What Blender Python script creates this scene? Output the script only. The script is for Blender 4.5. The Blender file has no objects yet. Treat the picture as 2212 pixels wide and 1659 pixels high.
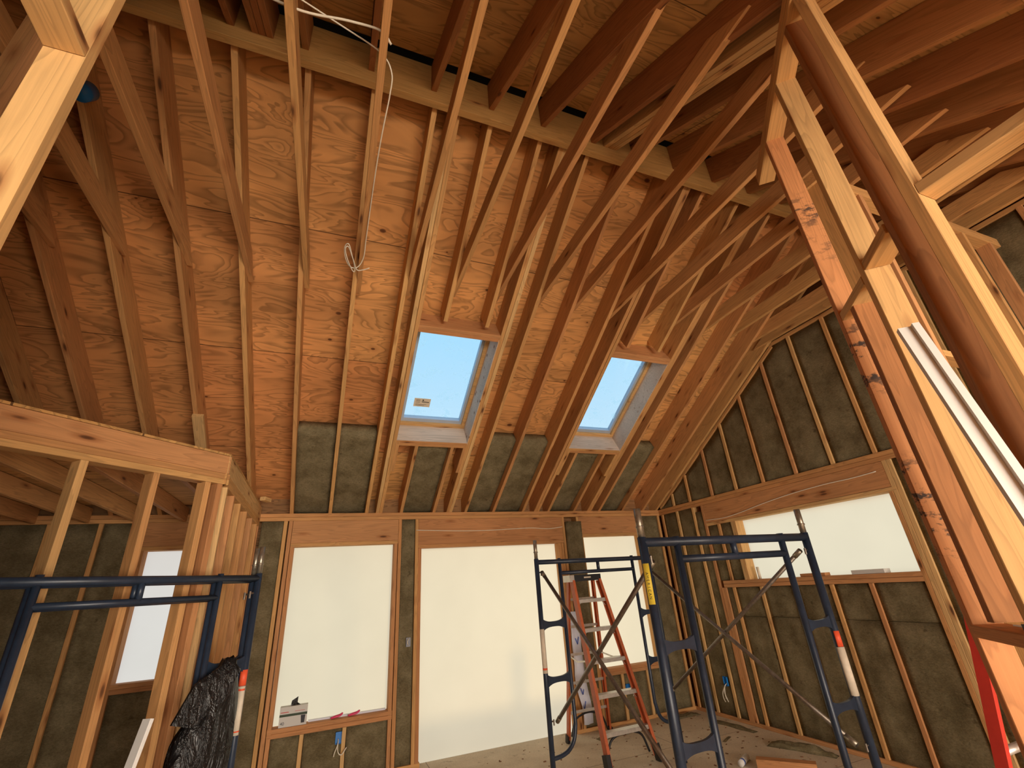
import bpy, bmesh, math, random
from mathutils import Vector, Matrix, noise
random.seed(7)
V = Vector
sc = bpy.context.scene
COL = sc.collection

# ------------------------------------------------------------------ camera
cam_d = bpy.data.cameras.new('camera'); cam = bpy.data.objects.new('camera', cam_d); COL.objects.link(cam)
CX = V((0.93001, -0.36163, -0.06578)); CZ = V((0.35606, 0.84101, 0.40774))
CX.normalize(); CZ = (CZ - CX*CZ.dot(CX)).normalized(); CY = -(CZ.cross(CX))
CYup = CX.cross(-CZ) * -1.0
m = Matrix.Identity(4)
upv = (-CZ).cross(CX)
for i in range(3):
    m[i][0] = CX[i]; m[i][1] = upv[i]; m[i][2] = -CZ[i]
m[2][3] = 1.64
cam.matrix_world = m
cam_d.sensor_fit = 'HORIZONTAL'; cam_d.sensor_width = 36.0; cam_d.lens = 36.0*975.28/2212.0
cam_d.clip_start = 0.05; cam_d.clip_end = 200
sc.camera = cam

# ------------------------------------------------------------------ world, light, exposure
sc.view_settings.view_transform = 'Standard'; sc.view_settings.look = 'None'
sc.view_settings.gamma = 1.0; sc.view_settings.exposure = 0.0; sc.view_settings.use_curve_mapping = False
w = bpy.data.worlds.new('sky'); sc.world = w; w.use_nodes = True
nt = w.node_tree; nt.nodes.clear()
wo = nt.nodes.new('ShaderNodeOutputWorld'); bg = nt.nodes.new('ShaderNodeBackground')
tc = nt.nodes.new('ShaderNodeTexCoord'); sp = nt.nodes.new('ShaderNodeSeparateXYZ'); cr = nt.nodes.new('ShaderNodeValToRGB')
nt.links.new(tc.outputs['Generated'], sp.inputs[0]); nt.links.new(sp.outputs['Z'], cr.inputs[0])
cr.color_ramp.elements[0].position = 0.0; cr.color_ramp.elements[0].color = (0.80, 0.86, 0.88, 1)
cr.color_ramp.elements[1].position = 0.62; cr.color_ramp.elements[1].color = (0.36, 0.72, 1.0, 1)
nt.links.new(cr.outputs[0], bg.inputs[0]); bg.inputs[1].default_value = 1.12
nt.links.new(bg.outputs[0], wo.inputs[0])
GLOW = 1.0          # brightness of the plastic covered openings seen in the back and gable walls
NEAR_GLOW = 23.0     # unseen glowing sheet added far behind the camera to light the room

# area lamp added outside the back wall, imitating low sun: backlights the plastic sheets
sl = bpy.data.lights.new('added_backlight', 'AREA'); sl.shape = 'DISK'; sl.size = 0.9; sl.energy = 75; sl.color = (1.0, 0.80, 0.46)
so = bpy.data.objects.new('added_backlight', sl); COL.objects.link(so); so.location = (2.9, 9.6, 1.0)
so.rotation_euler = V((-0.10, -1.0, 0.0)).to_track_quat('-Z', 'Y').to_euler()

# ------------------------------------------------------------------ materials
def newmat(name):
    mt = bpy.data.materials.new(name); mt.use_nodes = True
    n = mt.node_tree.nodes; n.clear()
    out = n.new('ShaderNodeOutputMaterial'); b = n.new('ShaderNodeBsdfPrincipled')
    mt.node_tree.links.new(b.outputs[0], out.inputs[0])
    return mt, n, mt.node_tree.links, b, out
def mix(n, l, fac, a, b, mode='MIX'):
    x = n.new('ShaderNodeMix'); x.data_type = 'RGBA'; x.blend_type = mode
    for s, v in ((0, fac), (6, a), (7, b)):
        if hasattr(v, 'is_linked') or hasattr(v, 'links'): l.new(v, x.inputs[s])
        elif isinstance(v, (int, float)): x.inputs[s].default_value = v
        else: x.inputs[s].default_value = (*v, 1)
    return x.outputs[2]
def mth(n, l, op, a, b=None, c=None):
    x = n.new('ShaderNodeMath'); x.operation = op
    for i, v in enumerate((a, b, c)):
        if v is None: continue
        if isinstance(v, (int, float)): x.inputs[i].default_value = v
        else: l.new(v, x.inputs[i])
    return x.outputs[0]
def ramp(n, l, src, stops):
    r = n.new('ShaderNodeValToRGB'); l.new(src, r.inputs[0])
    el = r.color_ramp.elements
    while len(el) < len(stops): el.new(0.5)
    for e, (p, c) in zip(el, stops):
        e.position = p; e.color = (*c, 1) if not isinstance(c, (int, float)) else (c, c, c, 1)
    return r.outputs[0]
def coords(n, l, scale, rnd=40.0, kind='Object'):
    t = n.new('ShaderNodeTexCoord'); mp = n.new('ShaderNodeMapping'); mp.inputs['Scale'].default_value = scale
    src = t.outputs[kind]
    if rnd:
        oi = n.new('ShaderNodeObjectInfo'); cmb = n.new('ShaderNodeCombineXYZ')
        r = mth(n, l, 'MULTIPLY', oi.outputs['Random'], rnd)
        l.new(r, cmb.inputs[0]); l.new(mth(n, l, 'MULTIPLY', r, 0.37), cmb.inputs[1]); l.new(mth(n, l, 'MULTIPLY', r, 0.71), cmb.inputs[2])
        va = n.new('ShaderNodeVectorMath'); va.operation = 'ADD'; l.new(src, va.inputs[0]); l.new(cmb.outputs[0], va.inputs[1]); src = va.outputs[0]
    l.new(src, mp.inputs[0]); return mp.outputs[0]
def ntex(n, l, vec, scale, detail=3, rough=0.55, dist=0.0):
    x = n.new('ShaderNodeTexNoise'); l.new(vec, x.inputs['Vector'])
    x.inputs['Scale'].default_value = scale; x.inputs['Detail'].default_value = detail; x.inputs['Roughness'].default_value = rough
    x.inputs['Distortion'].default_value = dist
    return x.outputs['Fac']

def lumber(name, yellow, red, dark=0.72, stains=0.0, rough=0.7):
    mt, n, l, b, out = newmat(name)
    oi = n.new('ShaderNodeObjectInfo')
    base = ramp(n, l, oi.outputs['Random'], [(0.0, yellow), (0.35, tuple(y*.6+r*.4 for y, r in zip(yellow, red))), (0.75, red), (1.0, tuple(y*.75+r*.25 for y, r in zip(yellow, red)))])
    # long streaks of grain along the local x axis
    ring = ntex(n, l, coords(n, l, (0.5, 7.0, 7.0)), 1.6, 2, 0.5, 0.6)
    rings = mth(n, l, 'FRACT', mth(n, l, 'MULTIPLY', ring, 11.0))
    rings = ramp(n, l, rings, [(0.0, 1.0), (0.55, 0.93), (0.92, 0.74), (1.0, 0.95)])
    col = mix(n, l, 0.85, base, rings, 'MULTIPLY')
    fine = ramp(n, l, ntex(n, l, coords(n, l, (2.0, 90.0, 90.0)), 1.5, 4, 0.6), [(0.3, 0.86), (0.7, 1.05)])
    col = mix(n, l, 0.8, col, fine, 'MULTIPLY')
    tone = ramp(n, l, ntex(n, l, coords(n, l, (0.8, 2.0, 2.0)), 1.2, 2), [(0.3, dark), (0.62, 1.03)])
    col = mix(n, l, 0.6, col, tone, 'MULTIPLY')
    # knots
    vo = n.new('ShaderNodeTexVoronoi'); vo.inputs['Scale'].default_value = 1.0; l.new(coords(n, l, (3.4, 13.0, 13.0)), vo.inputs['Vector'])
    spc = n.new('ShaderNodeSeparateColor'); l.new(vo.outputs['Color'], spc.inputs[0])
    sel = mth(n, l, 'GREATER_THAN', spc.outputs[0], 0.66)
    kn = ramp(n, l, vo.outputs['Distance'], [(0.0, 0.9), (0.09, 0.75), (0.16, 0.0)])
    halo = ramp(n, l, vo.outputs['Distance'], [(0.15, 0.6), (0.34, 0.0)])
    col = mix(n, l, mth(n, l, 'MULTIPLY', halo, sel), col, (0.30, 0.10, 0.03))
    col = mix(n, l, mth(n, l, 'MULTIPLY', kn, sel), col, (0.07, 0.025, 0.01))
    if stains:
        sn = ntex(n, l, coords(n, l, (9.0, 5.0, 5.0)), 2.2, 5, 0.7)
        zone = ramp(n, l, ntex(n, l, coords(n, l, (1.6, 0.4, 0.4)), 1.3, 1), [(0.50, 0.0), (0.62, 1.0)])
        sm = mth(n, l, 'MULTIPLY', ramp(n, l, sn, [(0.52, 0.0), (0.60, 1.0)]), zone)
        col = mix(n, l, mth(n, l, 'MULTIPLY', sm, stains), col, (0.035, 0.03, 0.028))
    l.new(col, b.inputs['Base Color']); b.inputs['Roughness'].default_value = rough; b.inputs['Specular IOR Level'].default_value = 0.22
    bp = n.new('ShaderNodeBump'); bp.inputs['Strength'].default_value = 0.12; bp.inputs['Distance'].default_value = 0.003
    l.new(fine, bp.inputs['Height']); l.new(bp.outputs[0], b.inputs['Normal'])
    return mt
YEL = (0.72, 0.405, 0.150); RED = (0.63, 0.30, 0.115)
M_W = lumber('framing_lumber', YEL, RED)
M_WP = lumber('pale_lumber', (0.78, 0.50, 0.22), (0.74, 0.43, 0.17))
M_WR = lumber('reddish_lumber', (0.64, 0.32, 0.135), (0.60, 0.275, 0.11))
M_WS = lumber('stained_lumber', (0.66, 0.29, 0.11), (0.62, 0.26, 0.10), stains=0.95)
M_WSHADE = lumber('shaded_lumber', (0.50, 0.235, 0.085), (0.40, 0.155, 0.055))  # framing lumber darkened: shade on near rafters and partition studs painted in
M_SKYLIT = lumber('skylit_pale_lumber', (0.74, 0.58, 0.45), (0.70, 0.53, 0.40))  # pale tone paints in the sky light on the shaft faces
M_BEAM = lumber('beam_lumber', (0.56, 0.31, 0.10), (0.52, 0.28, 0.09))

def plywood(name, c1, c2, seam_u, seam_v, off=(0, 0)):
    """sheets seam_u long (local x) by seam_v wide (local y), cathedral grain along local x"""
    mt, n, l, b, out = newmat(name)
    t = n.new('ShaderNodeTexCoord'); s = n.new('ShaderNodeSeparateXYZ'); l.new(t.outputs['Object'], s.inputs[0])
    v = mth(n, l, 'DIVIDE', mth(n, l, 'ADD', s.outputs[1], off[1]), seam_v)
    row = mth(n, l, 'FLOOR', v); fv = mth(n, l, 'FRACT', v)
    u = mth(n, l, 'ADD', mth(n, l, 'DIVIDE', mth(n, l, 'ADD', s.outputs[0], off[0]), seam_u), mth(n, l, 'MULTIPLY', row, 0.5))
    cl = mth(n, l, 'FLOOR', u); fu = mth(n, l, 'FRACT', u)
    cmb = n.new('ShaderNodeCombineXYZ'); l.new(cl, cmb.inputs[0]); l.new(row, cmb.inputs[1])
    wn = n.new('ShaderNodeTexWhiteNoise'); wn.noise_dimensions = '3D'; l.new(cmb.outputs[0], wn.inputs['Vector'])
    base = mix(n, l, wn.outputs['Value'], c1, c2)
    sh = n.new('ShaderNodeVectorMath'); sh.operation = 'MULTIPLY_ADD'; l.new(cmb.outputs[0], sh.inputs[0]); sh.inputs[1].default_value = (7.3, 5.1, 3.0); l.new(t.outputs['Object'], sh.inputs[2])
    mp = n.new('ShaderNodeMapping'); mp.inputs['Scale'].default_value = (0.8, 3.1, 3.1); l.new(sh.outputs[0], mp.inputs[0])
    g = ntex(n, l, mp.outputs[0], 1.5, 3, 0.45, 0.9)
    rr = ramp(n, l, mth(n, l, 'FRACT', mth(n, l, 'MULTIPLY', g, 11.0)), [(0.0, 1.06), (0.5, 0.97), (0.90, 0.60), (1.0, 1.0)])
    col = mix(n, l, 0.95, base, rr, 'MULTIPLY')
    bl = ramp(n, l, ntex(n, l, mp.outputs[0], 0.9, 2), [(0.32, 0.66), (0.62, 1.12)])
    col = mix(n, l, 0.7, col, bl, 'MULTIPLY')
    vo = n.new('ShaderNodeTexVoronoi'); vo.inputs['Scale'].default_value = 4.2
    mp2 = n.new('ShaderNodeMapping'); mp2.inputs['Scale'].default_value = (0.8, 1.25, 0.0); l.new(sh.outputs[0], mp2.inputs[0]); l.new(mp2.outputs[0], vo.inputs['Vector'])
    spc = n.new('ShaderNodeSeparateColor'); l.new(vo.outputs['Color'], spc.inputs[0])
    sel = mth(n, l, 'GREATER_THAN', spc.outputs[0], 0.45)
    size = mth(n, l, 'MULTIPLY_ADD', spc.outputs[1], 0.10, 0.02)
    kd = mth(n, l, 'DIVIDE', vo.outputs['Distance'], size)
    kn = mth(n, l, 'MULTIPLY', ramp(n, l, kd, [(0.0, 1.0), (0.75, 0.85), (1.0, 0.0)]), sel)
    halo = mth(n, l, 'MULTIPLY', ramp(n, l, mth(n, l, 'MULTIPLY', kd, 0.4), [(0.3, 0.5), (1.0, 0.0)]), sel)
    col = mix(n, l, halo, col, (0.34, 0.13, 0.04))
    col = mix(n, l, kn, col, (0.10, 0.035, 0.012))
    e1 = mth(n, l, 'LESS_THAN', mth(n, l, 'MULTIPLY', mth(n, l, 'PINGPONG', fv, 0.5), seam_v), 0.0035)
    e2 = mth(n, l, 'LESS_THAN', mth(n, l, 'MULTIPLY', mth(n, l, 'PINGPONG', fu, 0.5), seam_u), 0.0035)
    col = mix(n, l, mth(n, l, 'MULTIPLY', mth(n, l, 'MAXIMUM', e1, e2), 0.85), col, (0.05, 0.02, 0.01))
    l.new(col, b.inputs['Base Color']); b.inputs['Roughness'].default_value = 0.75; b.inputs['Specular IOR Level'].default_value = 0.2
    return mt
M_PLYB = plywood('roof_plywood_back', (0.61, 0.250, 0.088), (0.70, 0.365, 0.125), 2.456, 1.22, (-0.039+1.228, 0.0))
M_PLYN = plywood('roof_plywood_near', (0.60, 0.33, 0.115), (0.58, 0.30, 0.10), 2.456, 1.22, (0.016, 0.0))
M_PLYW = plywood('wall_plywood', (0.36, 0.19, 0.08), (0.32, 0.16, 0.07), 2.44, 1.22, (0.3, 0.2))

def osb():
    mt, n, l, b, out = newmat('subfloor_board')
    c = coords(n, l, (1, 1, 1), 0)
    a = ramp(n, l, ntex(n, l, c, 3.0, 4), [(0.3, (0.62, 0.52, 0.38)), (0.7, (0.76, 0.66, 0.50))])
    f = ramp(n, l, ntex(n, l, c, 60.0, 3, 0.7), [(0.3, 0.82), (0.7, 1.06)])
    col = mix(n, l, 0.8, a, f, 'MULTIPLY')
    d = ramp(n, l, ntex(n, l, c, 9.0, 6, 0.75), [(0.60, 0.0), (0.70, 0.8)])
    col = mix(n, l, d, col, (0.14, 0.095, 0.05))
    br = n.new('ShaderNodeTexBrick'); br.inputs['Scale'].default_value = 1.0; br.inputs['Brick Width'].default_value = 2.44; br.inputs['Row Height'].default_value = 1.22
    br.inputs['Mortar Size'].default_value = 0.004; l.new(c, br.inputs['Vector'])
    col = mix(n, l, mth(n, l, 'MULTIPLY', br.outputs['Fac'], 0.7), col, (0.08, 0.05, 0.03))
    l.new(col, b.inputs['Base Color']); b.inputs['Roughness'].default_value = 0.85
    return mt
M_OSB = osb()

def insulation(name, c1, c2):
    mt, n, l, b, out = newmat(name)
    c = coords(n, l, (1, 1, 1), 30)
    big = ntex(n, l, c, 5.0, 4, 0.6)
    fib = ntex(n, l, coords(n, l, (26, 26, 60), 30), 2.0, 5, 0.75, 0.8)
    col = mix(n, l, ramp(n, l, big, [(0.35, 0.0), (0.65, 1.0)]), c1, c2)
    col = mix(n, l, 0.9, col, ramp(n, l, fib, [(0.28, 0.50), (0.70, 1.30)]), 'MULTIPLY')
    dk = ramp(n, l, ntex(n, l, c, 11.0, 3, 0.6), [(0.66, 0.0), (0.75, 0.55)])
    col = mix(n, l, dk, col, (0.05, 0.035, 0.015))
    l.new(col, b.inputs['Base Color']); b.inputs['Roughness'].default_value = 1.0; b.inputs['Specular IOR Level'].default_value = 0.05
    bp = n.new('ShaderNodeBump'); bp.inputs['Strength'].default_value = 0.7; bp.inputs['Distance'].default_value = 0.012
    l.new(mth(n, l, 'ADD', fib, mth(n, l, 'MULTIPLY', big, 1.6)), bp.inputs['Height']); l.new(bp.outputs[0], b.inputs['Normal'])
    return mt
M_INS = insulation('mineral_wool', (0.160, 0.126, 0.066), (0.270, 0.220, 0.125))

def plain(name, col, rough=0.6, metal=0.0, spec=0.4, var=0.0, scale=8.0):
    mt, n, l, b, out = newmat(name)
    if var:
        x = ramp(n, l, ntex(n, l, coords(n, l, (1, 1, 1), 10), scale, 5, 0.65), [(0.3, 1.0-var), (0.7, 1.0)])
        l.new(mix(n, l, 1.0, col, x, 'MULTIPLY'), b.inputs['Base Color'])
    else: b.inputs['Base Color'].default_value = (*col, 1)
    b.inputs['Roughness'].default_value = rough; b.inputs['Metallic'].default_value = metal; b.inputs['Specular IOR Level'].default_value = spec
    return mt
M_PLYG = plain('gable_sheathing', (0.34, 0.16, 0.06), 0.8, 0, 0.2, 0.35, 3.0)
M_NAVY = plain('navy_painted_steel', (0.026, 0.042, 0.074), 0.38, 0.0, 0.5, 0.4, 14)
M_GALV = plain('galvanised_steel', (0.30, 0.25, 0.20), 0.42, 0.75, 0.5, 0.45, 25)
M_PIN = plain('worn_coupling_steel', (0.50, 0.44, 0.34), 0.4, 0.8, 0.5, 0.5, 30)
M_ORG = plain('orange_fibreglass', (0.62, 0.15, 0.055), 0.45, 0, 0.4, 0.2, 20)
M_REDF = plain('red_fibreglass', (0.55, 0.045, 0.030), 0.4, 0, 0.4, 0.15, 20)
M_ALU = plain('aluminium', (0.70, 0.66, 0.60), 0.38, 0.6, 0.5, 0.25, 30)
M_BLK = plain('black_plastic', (0.012, 0.012, 0.014), 0.45, 0, 0.5)
M_BAG = plain('black_film', (0.008, 0.007, 0.007), 0.34, 0, 0.5)
_n = M_BAG.node_tree.nodes; _l = M_BAG.node_tree.links; _b = _n.new('ShaderNodeBump'); _b.inputs['Strength'].default_value = 1.0; _b.inputs['Distance'].default_value = 0.03
_l.new(ntex(_n, _l, coords(_n, _l, (1.4, 1.4, 0.5), 0), 12.0, 4, 0.6, 1.5), _b.inputs['Height']); _l.new(_b.outputs[0], _n['Principled BSDF'].inputs['Normal'])
M_WHT = plain('white_primer', (0.82, 0.80, 0.76), 0.45, 0, 0.4, 0.06, 6)
M_WIRE = plain('white_cable', (0.80, 0.74, 0.60), 0.5)
M_BLUE = plain('blue_plastic', (0.02, 0.20, 0.58), 0.4)
M_YLAB = plain('yellow_label', (0.80, 0.60, 0.06), 0.5)
M_OLAB = plain('orange_label', (0.85, 0.11, 0.04), 0.5)
M_WLAB = plain('paper_label', (0.80, 0.70, 0.55), 0.6, 0, 0.3, 0.15, 25)
M_INK = plain('dark_ink', (0.03, 0.03, 0.035), 0.6)
M_RINK = plain('red_ink', (0.55, 0.05, 0.04), 0.6)
M_BINK = plain('blue_ink', (0.10, 0.16, 0.50), 0.6)
M_BOX = plain('carton', (0.62, 0.60, 0.56), 0.6)
M_GREEN = plain('green_print', (0.035, 0.06, 0.03), 0.6)
M_PINK = plain('pink_plastic', (0.75, 0.05, 0.16), 0.35)
M_WRAP = plain('white_housewrap', (0.72, 0.74, 0.84), 0.5)
M_TRIMB = plain('skylight_sash', (0.42, 0.50, 0.62), 0.4)
M_FELT = plain('dark_felt', (0.012, 0.012, 0.014), 0.8)
M_SIL = plain('silver_box', (0.20, 0.20, 0.22), 0.5, 0.2)

def sheet_mat(name, col, strength, wrink=0.03):
    """translucent plastic over an opening: glows with the daylight behind it"""
    mt, n, l, b, out = newmat(name); n.remove(b)
    em = n.new('ShaderNodeEmission')
    c = coords(n, l, (1, 1, 1), 0)
    v = ramp(n, l, ntex(n, l, c, 2.2, 3, 0.5), [(0.3, 1.0-wrink*2), (0.7, 1.0)])
    l.new(mix(n, l, 1.0, col, v, 'MULTIPLY'), em.inputs[0]); em.inputs[1].default_value = strength
    tr = n.new('ShaderNodeBsdfTranslucent'); tr.inputs[0].default_value = (0.34, 0.275, 0.19, 1)
    ad = n.new('ShaderNodeAddShader'); l.new(em.outputs[0], ad.inputs[0]); l.new(tr.outputs[0], ad.inputs[1])
    l.new(ad.outputs[0], out.inputs[0]); return mt
M_SHT = sheet_mat('plastic_sheet', (0.92, 0.81, 0.60), 0.64*GLOW)
M_SHTN = sheet_mat('fill_light_plastic', (1.0, 0.90, 0.77), NEAR_GLOW)  # emitter for the added fill sheet, not daylight through plastic
M_SHTW = sheet_mat('plastic_sheet_white', (0.90, 0.88, 0.88), 0.62*GLOW)

def glass_mat():
    mt, n, l, b, out = newmat('skylight_glass'); n.remove(b)
    t = n.new('ShaderNodeBsdfTransparent'); t.inputs[0].default_value = (0.93, 0.98, 1.0, 1)
    g = n.new('ShaderNodeBsdfGlossy'); g.inputs['Roughness'].default_value = 0.05
    d = n.new('ShaderNodeBsdfTranslucent'); d.inputs[0].default_value = (0.95, 0.97, 0.95, 1)
    c = coords(n, l, (1, 1, 1), 6)
    f = ramp(n, l, ntex(n, l, c, 7.0, 6, 0.7), [(0.56, 0.0), (0.70, 0.65)])
    m1 = n.new('ShaderNodeMixShader'); l.new(f, m1.inputs[0]); l.new(t.outputs[0], m1.inputs[1]); l.new(d.outputs[0], m1.inputs[2])
    m2 = n.new('ShaderNodeMixShader'); m2.inputs[0].default_value = 0.04; l.new(m1.outputs[0], m2.inputs[1]); l.new(g.outputs[0], m2.inputs[2])
    l.new(m2.outputs[0], out.inputs[0]); return mt
M_GLASS = glass_mat()

# ------------------------------------------------------------------ helpers
def tag(o, label=None, cat=None, group=None, kind=None):
    if label: o['label'] = label
    if cat: o['category'] = cat
    if group: o['group'] = group
    if kind: o['kind'] = kind
    return o
def link_mesh(name, verts, faces, mat, parent=None, mw=None, smooth=False):
    me = bpy.data.meshes.new(name); me.from_pydata([tuple(v) for v in verts], [], faces)
    bm = bmesh.new(); bm.from_mesh(me); bmesh.ops.recalc_face_normals(bm, faces=bm.faces); bm.to_mesh(me); bm.free()
    if isinstance(mat, (list, tuple)):
        for x in mat: me.materials.append(x)
    else: me.materials.append(mat)
    o = bpy.data.objects.new(name, me); COL.objects.link(o)
    if smooth:
        for p in me.polygons: p.use_smooth = True
    if parent: o.parent = parent
    if mw is not None: o.matrix_local = mw
    return o
class MB:
    """collects simple solids in one mesh; origin is subtracted from every point"""
    def __init__(s, origin=(0, 0, 0)): s.v = []; s.f = []; s.o = V(origin)
    def add(s, vs, fs):
        k = len(s.v); s.v += [V(x) - s.o for x in vs]; s.f += [tuple(i+k for i in f) for f in fs]; return s
    def box(s, a, b):
        (x0, y0, z0), (x1, y1, z1) = a, b
        return s.add([(x0,y0,z0),(x1,y0,z0),(x1,y1,z0),(x0,y1,z0),(x0,y0,z1),(x1,y0,z1),(x1,y1,z1),(x0,y1,z1)],
                     [(0,3,2,1),(4,5,6,7),(0,1,5,4),(1,2,6,5),(2,3,7,6),(3,0,4,7)])
    def beam(s, p0, p1, side, w, d):
        p0, p1 = V(p0), V(p1); X = (p1-p0).normalized(); Y = V(side); Y = (Y - X*Y.dot(X)).normalized(); Z = X.cross(Y)
        vs = [p + Y*a*w/2 + Z*b*d/2 for p in (p0, p1) for a, b in ((-1,-1),(1,-1),(1,1),(-1,1))]
        return s.add(vs, [(0,3,2,1),(4,5,6,7),(0,1,5,4),(1,2,6,5),(2,3,7,6),(3,0,4,7)])
    def tube(s, pts, r, n=12, cap=True, r1=None):
        pts = [V(p) for p in pts]; rings = []
        up = V((0, 0, 1)) if abs((pts[1]-pts[0]).normalized().z) < 0.9 else V((1, 0, 0))
        for i, p in enumerate(pts):
            t = (pts[min(i+1, len(pts)-1)] - pts[max(i-1, 0)]).normalized()
            a = (up - t*up.dot(t)).normalized(); b = t.cross(a); up = a
            rr = r if r1 is None else r + (r1-r)*i/(len(pts)-1)
            rings.append([p + a*rr*math.cos(2*math.pi*k/n) + b*rr*math.sin(2*math.pi*k/n) for k in range(n)])
        vs = [q for ring in rings for q in ring]; fs = []
        for i in range(len(pts)-1):
            for k in range(n): fs.append((i*n+k, i*n+(k+1) % n, (i+1)*n+(k+1) % n, (i+1)*n+k))
        if cap: fs += [tuple(range(n-1, -1, -1)), tuple(range((len(pts)-1)*n, len(pts)*n))]
        return s.add(vs, fs)
    def build(s, name, mat, parent=None, smooth=False, loc=None):
        o = link_mesh(name, s.v, s.f, mat, parent, None, smooth)
        if parent is None: o.location = s.o if loc is None else loc
        return o
def bez(pts, n=8):
    """smooth polyline through points (Catmull-Rom)"""
    P = [V(p) for p in pts]; P = [P[0]*2-P[1]] + P + [P[-1]*2-P[-2]]; out = []
    for i in range(1, len(P)-2):
        for k in range(n):
            t = k/n; a, b, c, d = P[i-1], P[i], P[i+1], P[i+2]
            out.append(0.5*((2*b)+(c-a)*t+(2*a-5*b+4*c-d)*t*t+(3*b-a-3*c+d)*t**3))
    out.append(P[-2]); return out
def empty(name, loc):
    o = bpy.data.objects.new(name, None); COL.objects.link(o); o.location = loc; o.empty_display_size = 0.1; return o

def board(name, p0, p1, side, wd, dp, mat=None, label=None, cat=None, group=None, parent=None, n0=None, n1=None, segs=0, warp=0.0):
    """a sawn board from p0 to p1 (centre line); wd along side, dp across; ends may be cut on planes n0, n1; grain along local x"""
    p0, p1 = V(p0), V(p1); X = (p1-p0).normalized(); Y = V(side); Y = (Y-X*Y.dot(X)).normalized(); Z = X.cross(Y); L = (p1-p0).length
    def cut(nv, a, b):
        if nv is None: return 0.0
        nv = V(nv); o = Y*a + Z*b; return -(nv.dot(o))/nv.dot(X)
    c = 0.0022
    prof = [(-wd/2+c, -dp/2), (wd/2-c, -dp/2), (wd/2, -dp/2+c), (wd/2, dp/2-c), (wd/2-c, dp/2), (-wd/2+c, dp/2), (-wd/2, dp/2-c), (-wd/2, -dp/2+c)]
    vs = []
    k = max(1, segs)
    ph = random.random()*6
    for i in range(k+1):
        t = i/k
        for a, b in prof:
            x = cut(n0, a, b)*(1-t) + (L + cut(n1, a, b))*t
            dy = warp*math.sin(t*math.pi)*math.sin(ph); dz = warp*math.sin(t*2*math.pi+ph)*0.5*math.sin(t*math.pi)
            vs.append(V((x, a+dy, b+dz)))
    fs = [tuple(range(7, -1, -1)), tuple(range(k*8, k*8+8))]
    for i in range(k):
        for j in range(8): fs.append((i*8+j, i*8+(j+1) % 8, i*8+8+(j+1) % 8, i*8+8+j))
    mw = Matrix.Identity(4)
    for i in range(3): mw[i][0] = X[i]; mw[i][1] = Y[i]; mw[i][2] = Z[i]; mw[i][3] = p0[i]
    if parent: mw = Matrix.Translation(-parent.location) @ mw
    o = link_mesh(name, vs, fs, mat or M_W, parent, mw)
    return tag(o, label, cat, group)

def sheet(name, pts, mat, nu=14, nv=18, amp=0.004):
    """slightly rippled plastic sheet through four corners"""
    a, b, c, d = [V(p) for p in pts]; nr = (b-a).cross(d-a).normalized(); vs = []; fs = []
    for j in range(nv+1):
        for i in range(nu+1):
            u, v = i/nu, j/nv; p = (a*(1-u)+b*u)*(1-v)+(d*(1-u)+c*u)*v
            e = min(u, 1-u, v, 1-v)*6; e = min(1, e)
            vs.append(p + nr*amp*e*noise.noise(p*3.0))
    for j in range(nv):
        for i in range(nu): q = j*(nu+1)+i; fs.append((q, q+1, q+nu+2, q+nu+1))
    return link_mesh(name, vs, fs, mat, None, None, True)
def panel(name, u0, u1, v0, v1, holes, mw, thick, mat):
    """flat sheathing with rectangular holes in its local xy plane"""
    us = sorted({u0, u1, *[h[0] for h in holes], *[h[1] for h in holes]}); vs_ = sorted({v0, v1, *[h[2] for h in holes], *[h[3] for h in holes]})
    mb = MB()
    for i in range(len(us)-1):
        for j in range(len(vs_)-1):
            cu, cv = (us[i]+us[i+1])/2, (vs_[j]+vs_[j+1])/2
            if any(h[0] < cu < h[1] and h[2] < cv < h[3] for h in holes): continue
            mb.box((us[i], vs_[j], 0), (us[i+1], vs_[j+1], thick))
    return link_mesh(name, mb.v, mb.f, mat, None, mw)

ORD = ['first', 'second', 'third', 'fourth', 'fifth', 'sixth', 'seventh', 'eighth', 'ninth', 'tenth', 'eleventh', 'twelfth', 'thirteenth', 'fourteenth', 'fifteenth', 'sixteenth', 'seventeenth', 'eighteenth', 'nineteenth', 'twentieth']

# ------------------------------------------------------------------ main dimensions (metres)
D = 5.84; W = 4.766; S = 7/12.0; PZ = 2.56          # back wall face, gable wall face, roof pitch, plate height
K = math.sqrt(1+S*S); NB = V((0, S, 1))/K; EB = V((0, 1, -S))/K       # back slope: normal (up), downhill
NN = V((0, -S, 1))/K
TH = 0.038
def zb(y): return PZ + S*(D-y)          # underside of the back rafters
RY = 2.012; RZ = 4.80
def zn(y): return RZ - S*(RY-y)         # underside of the near rafters
def slope_pt(x, y, n=0.0): return V((x, y, zb(y))) + NB*n
YF = -1.90                               # near wall face
XL = -3.30                               # left wall face

# ------------------------------------------------------------------ setting
fl = panel('floor', XL-0.2, W+0.2, -4.8, D+0.2, [], Matrix.Translation((0, 0, -0.02)), 0.02, M_OSB); tag(fl, kind='structure')

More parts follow.
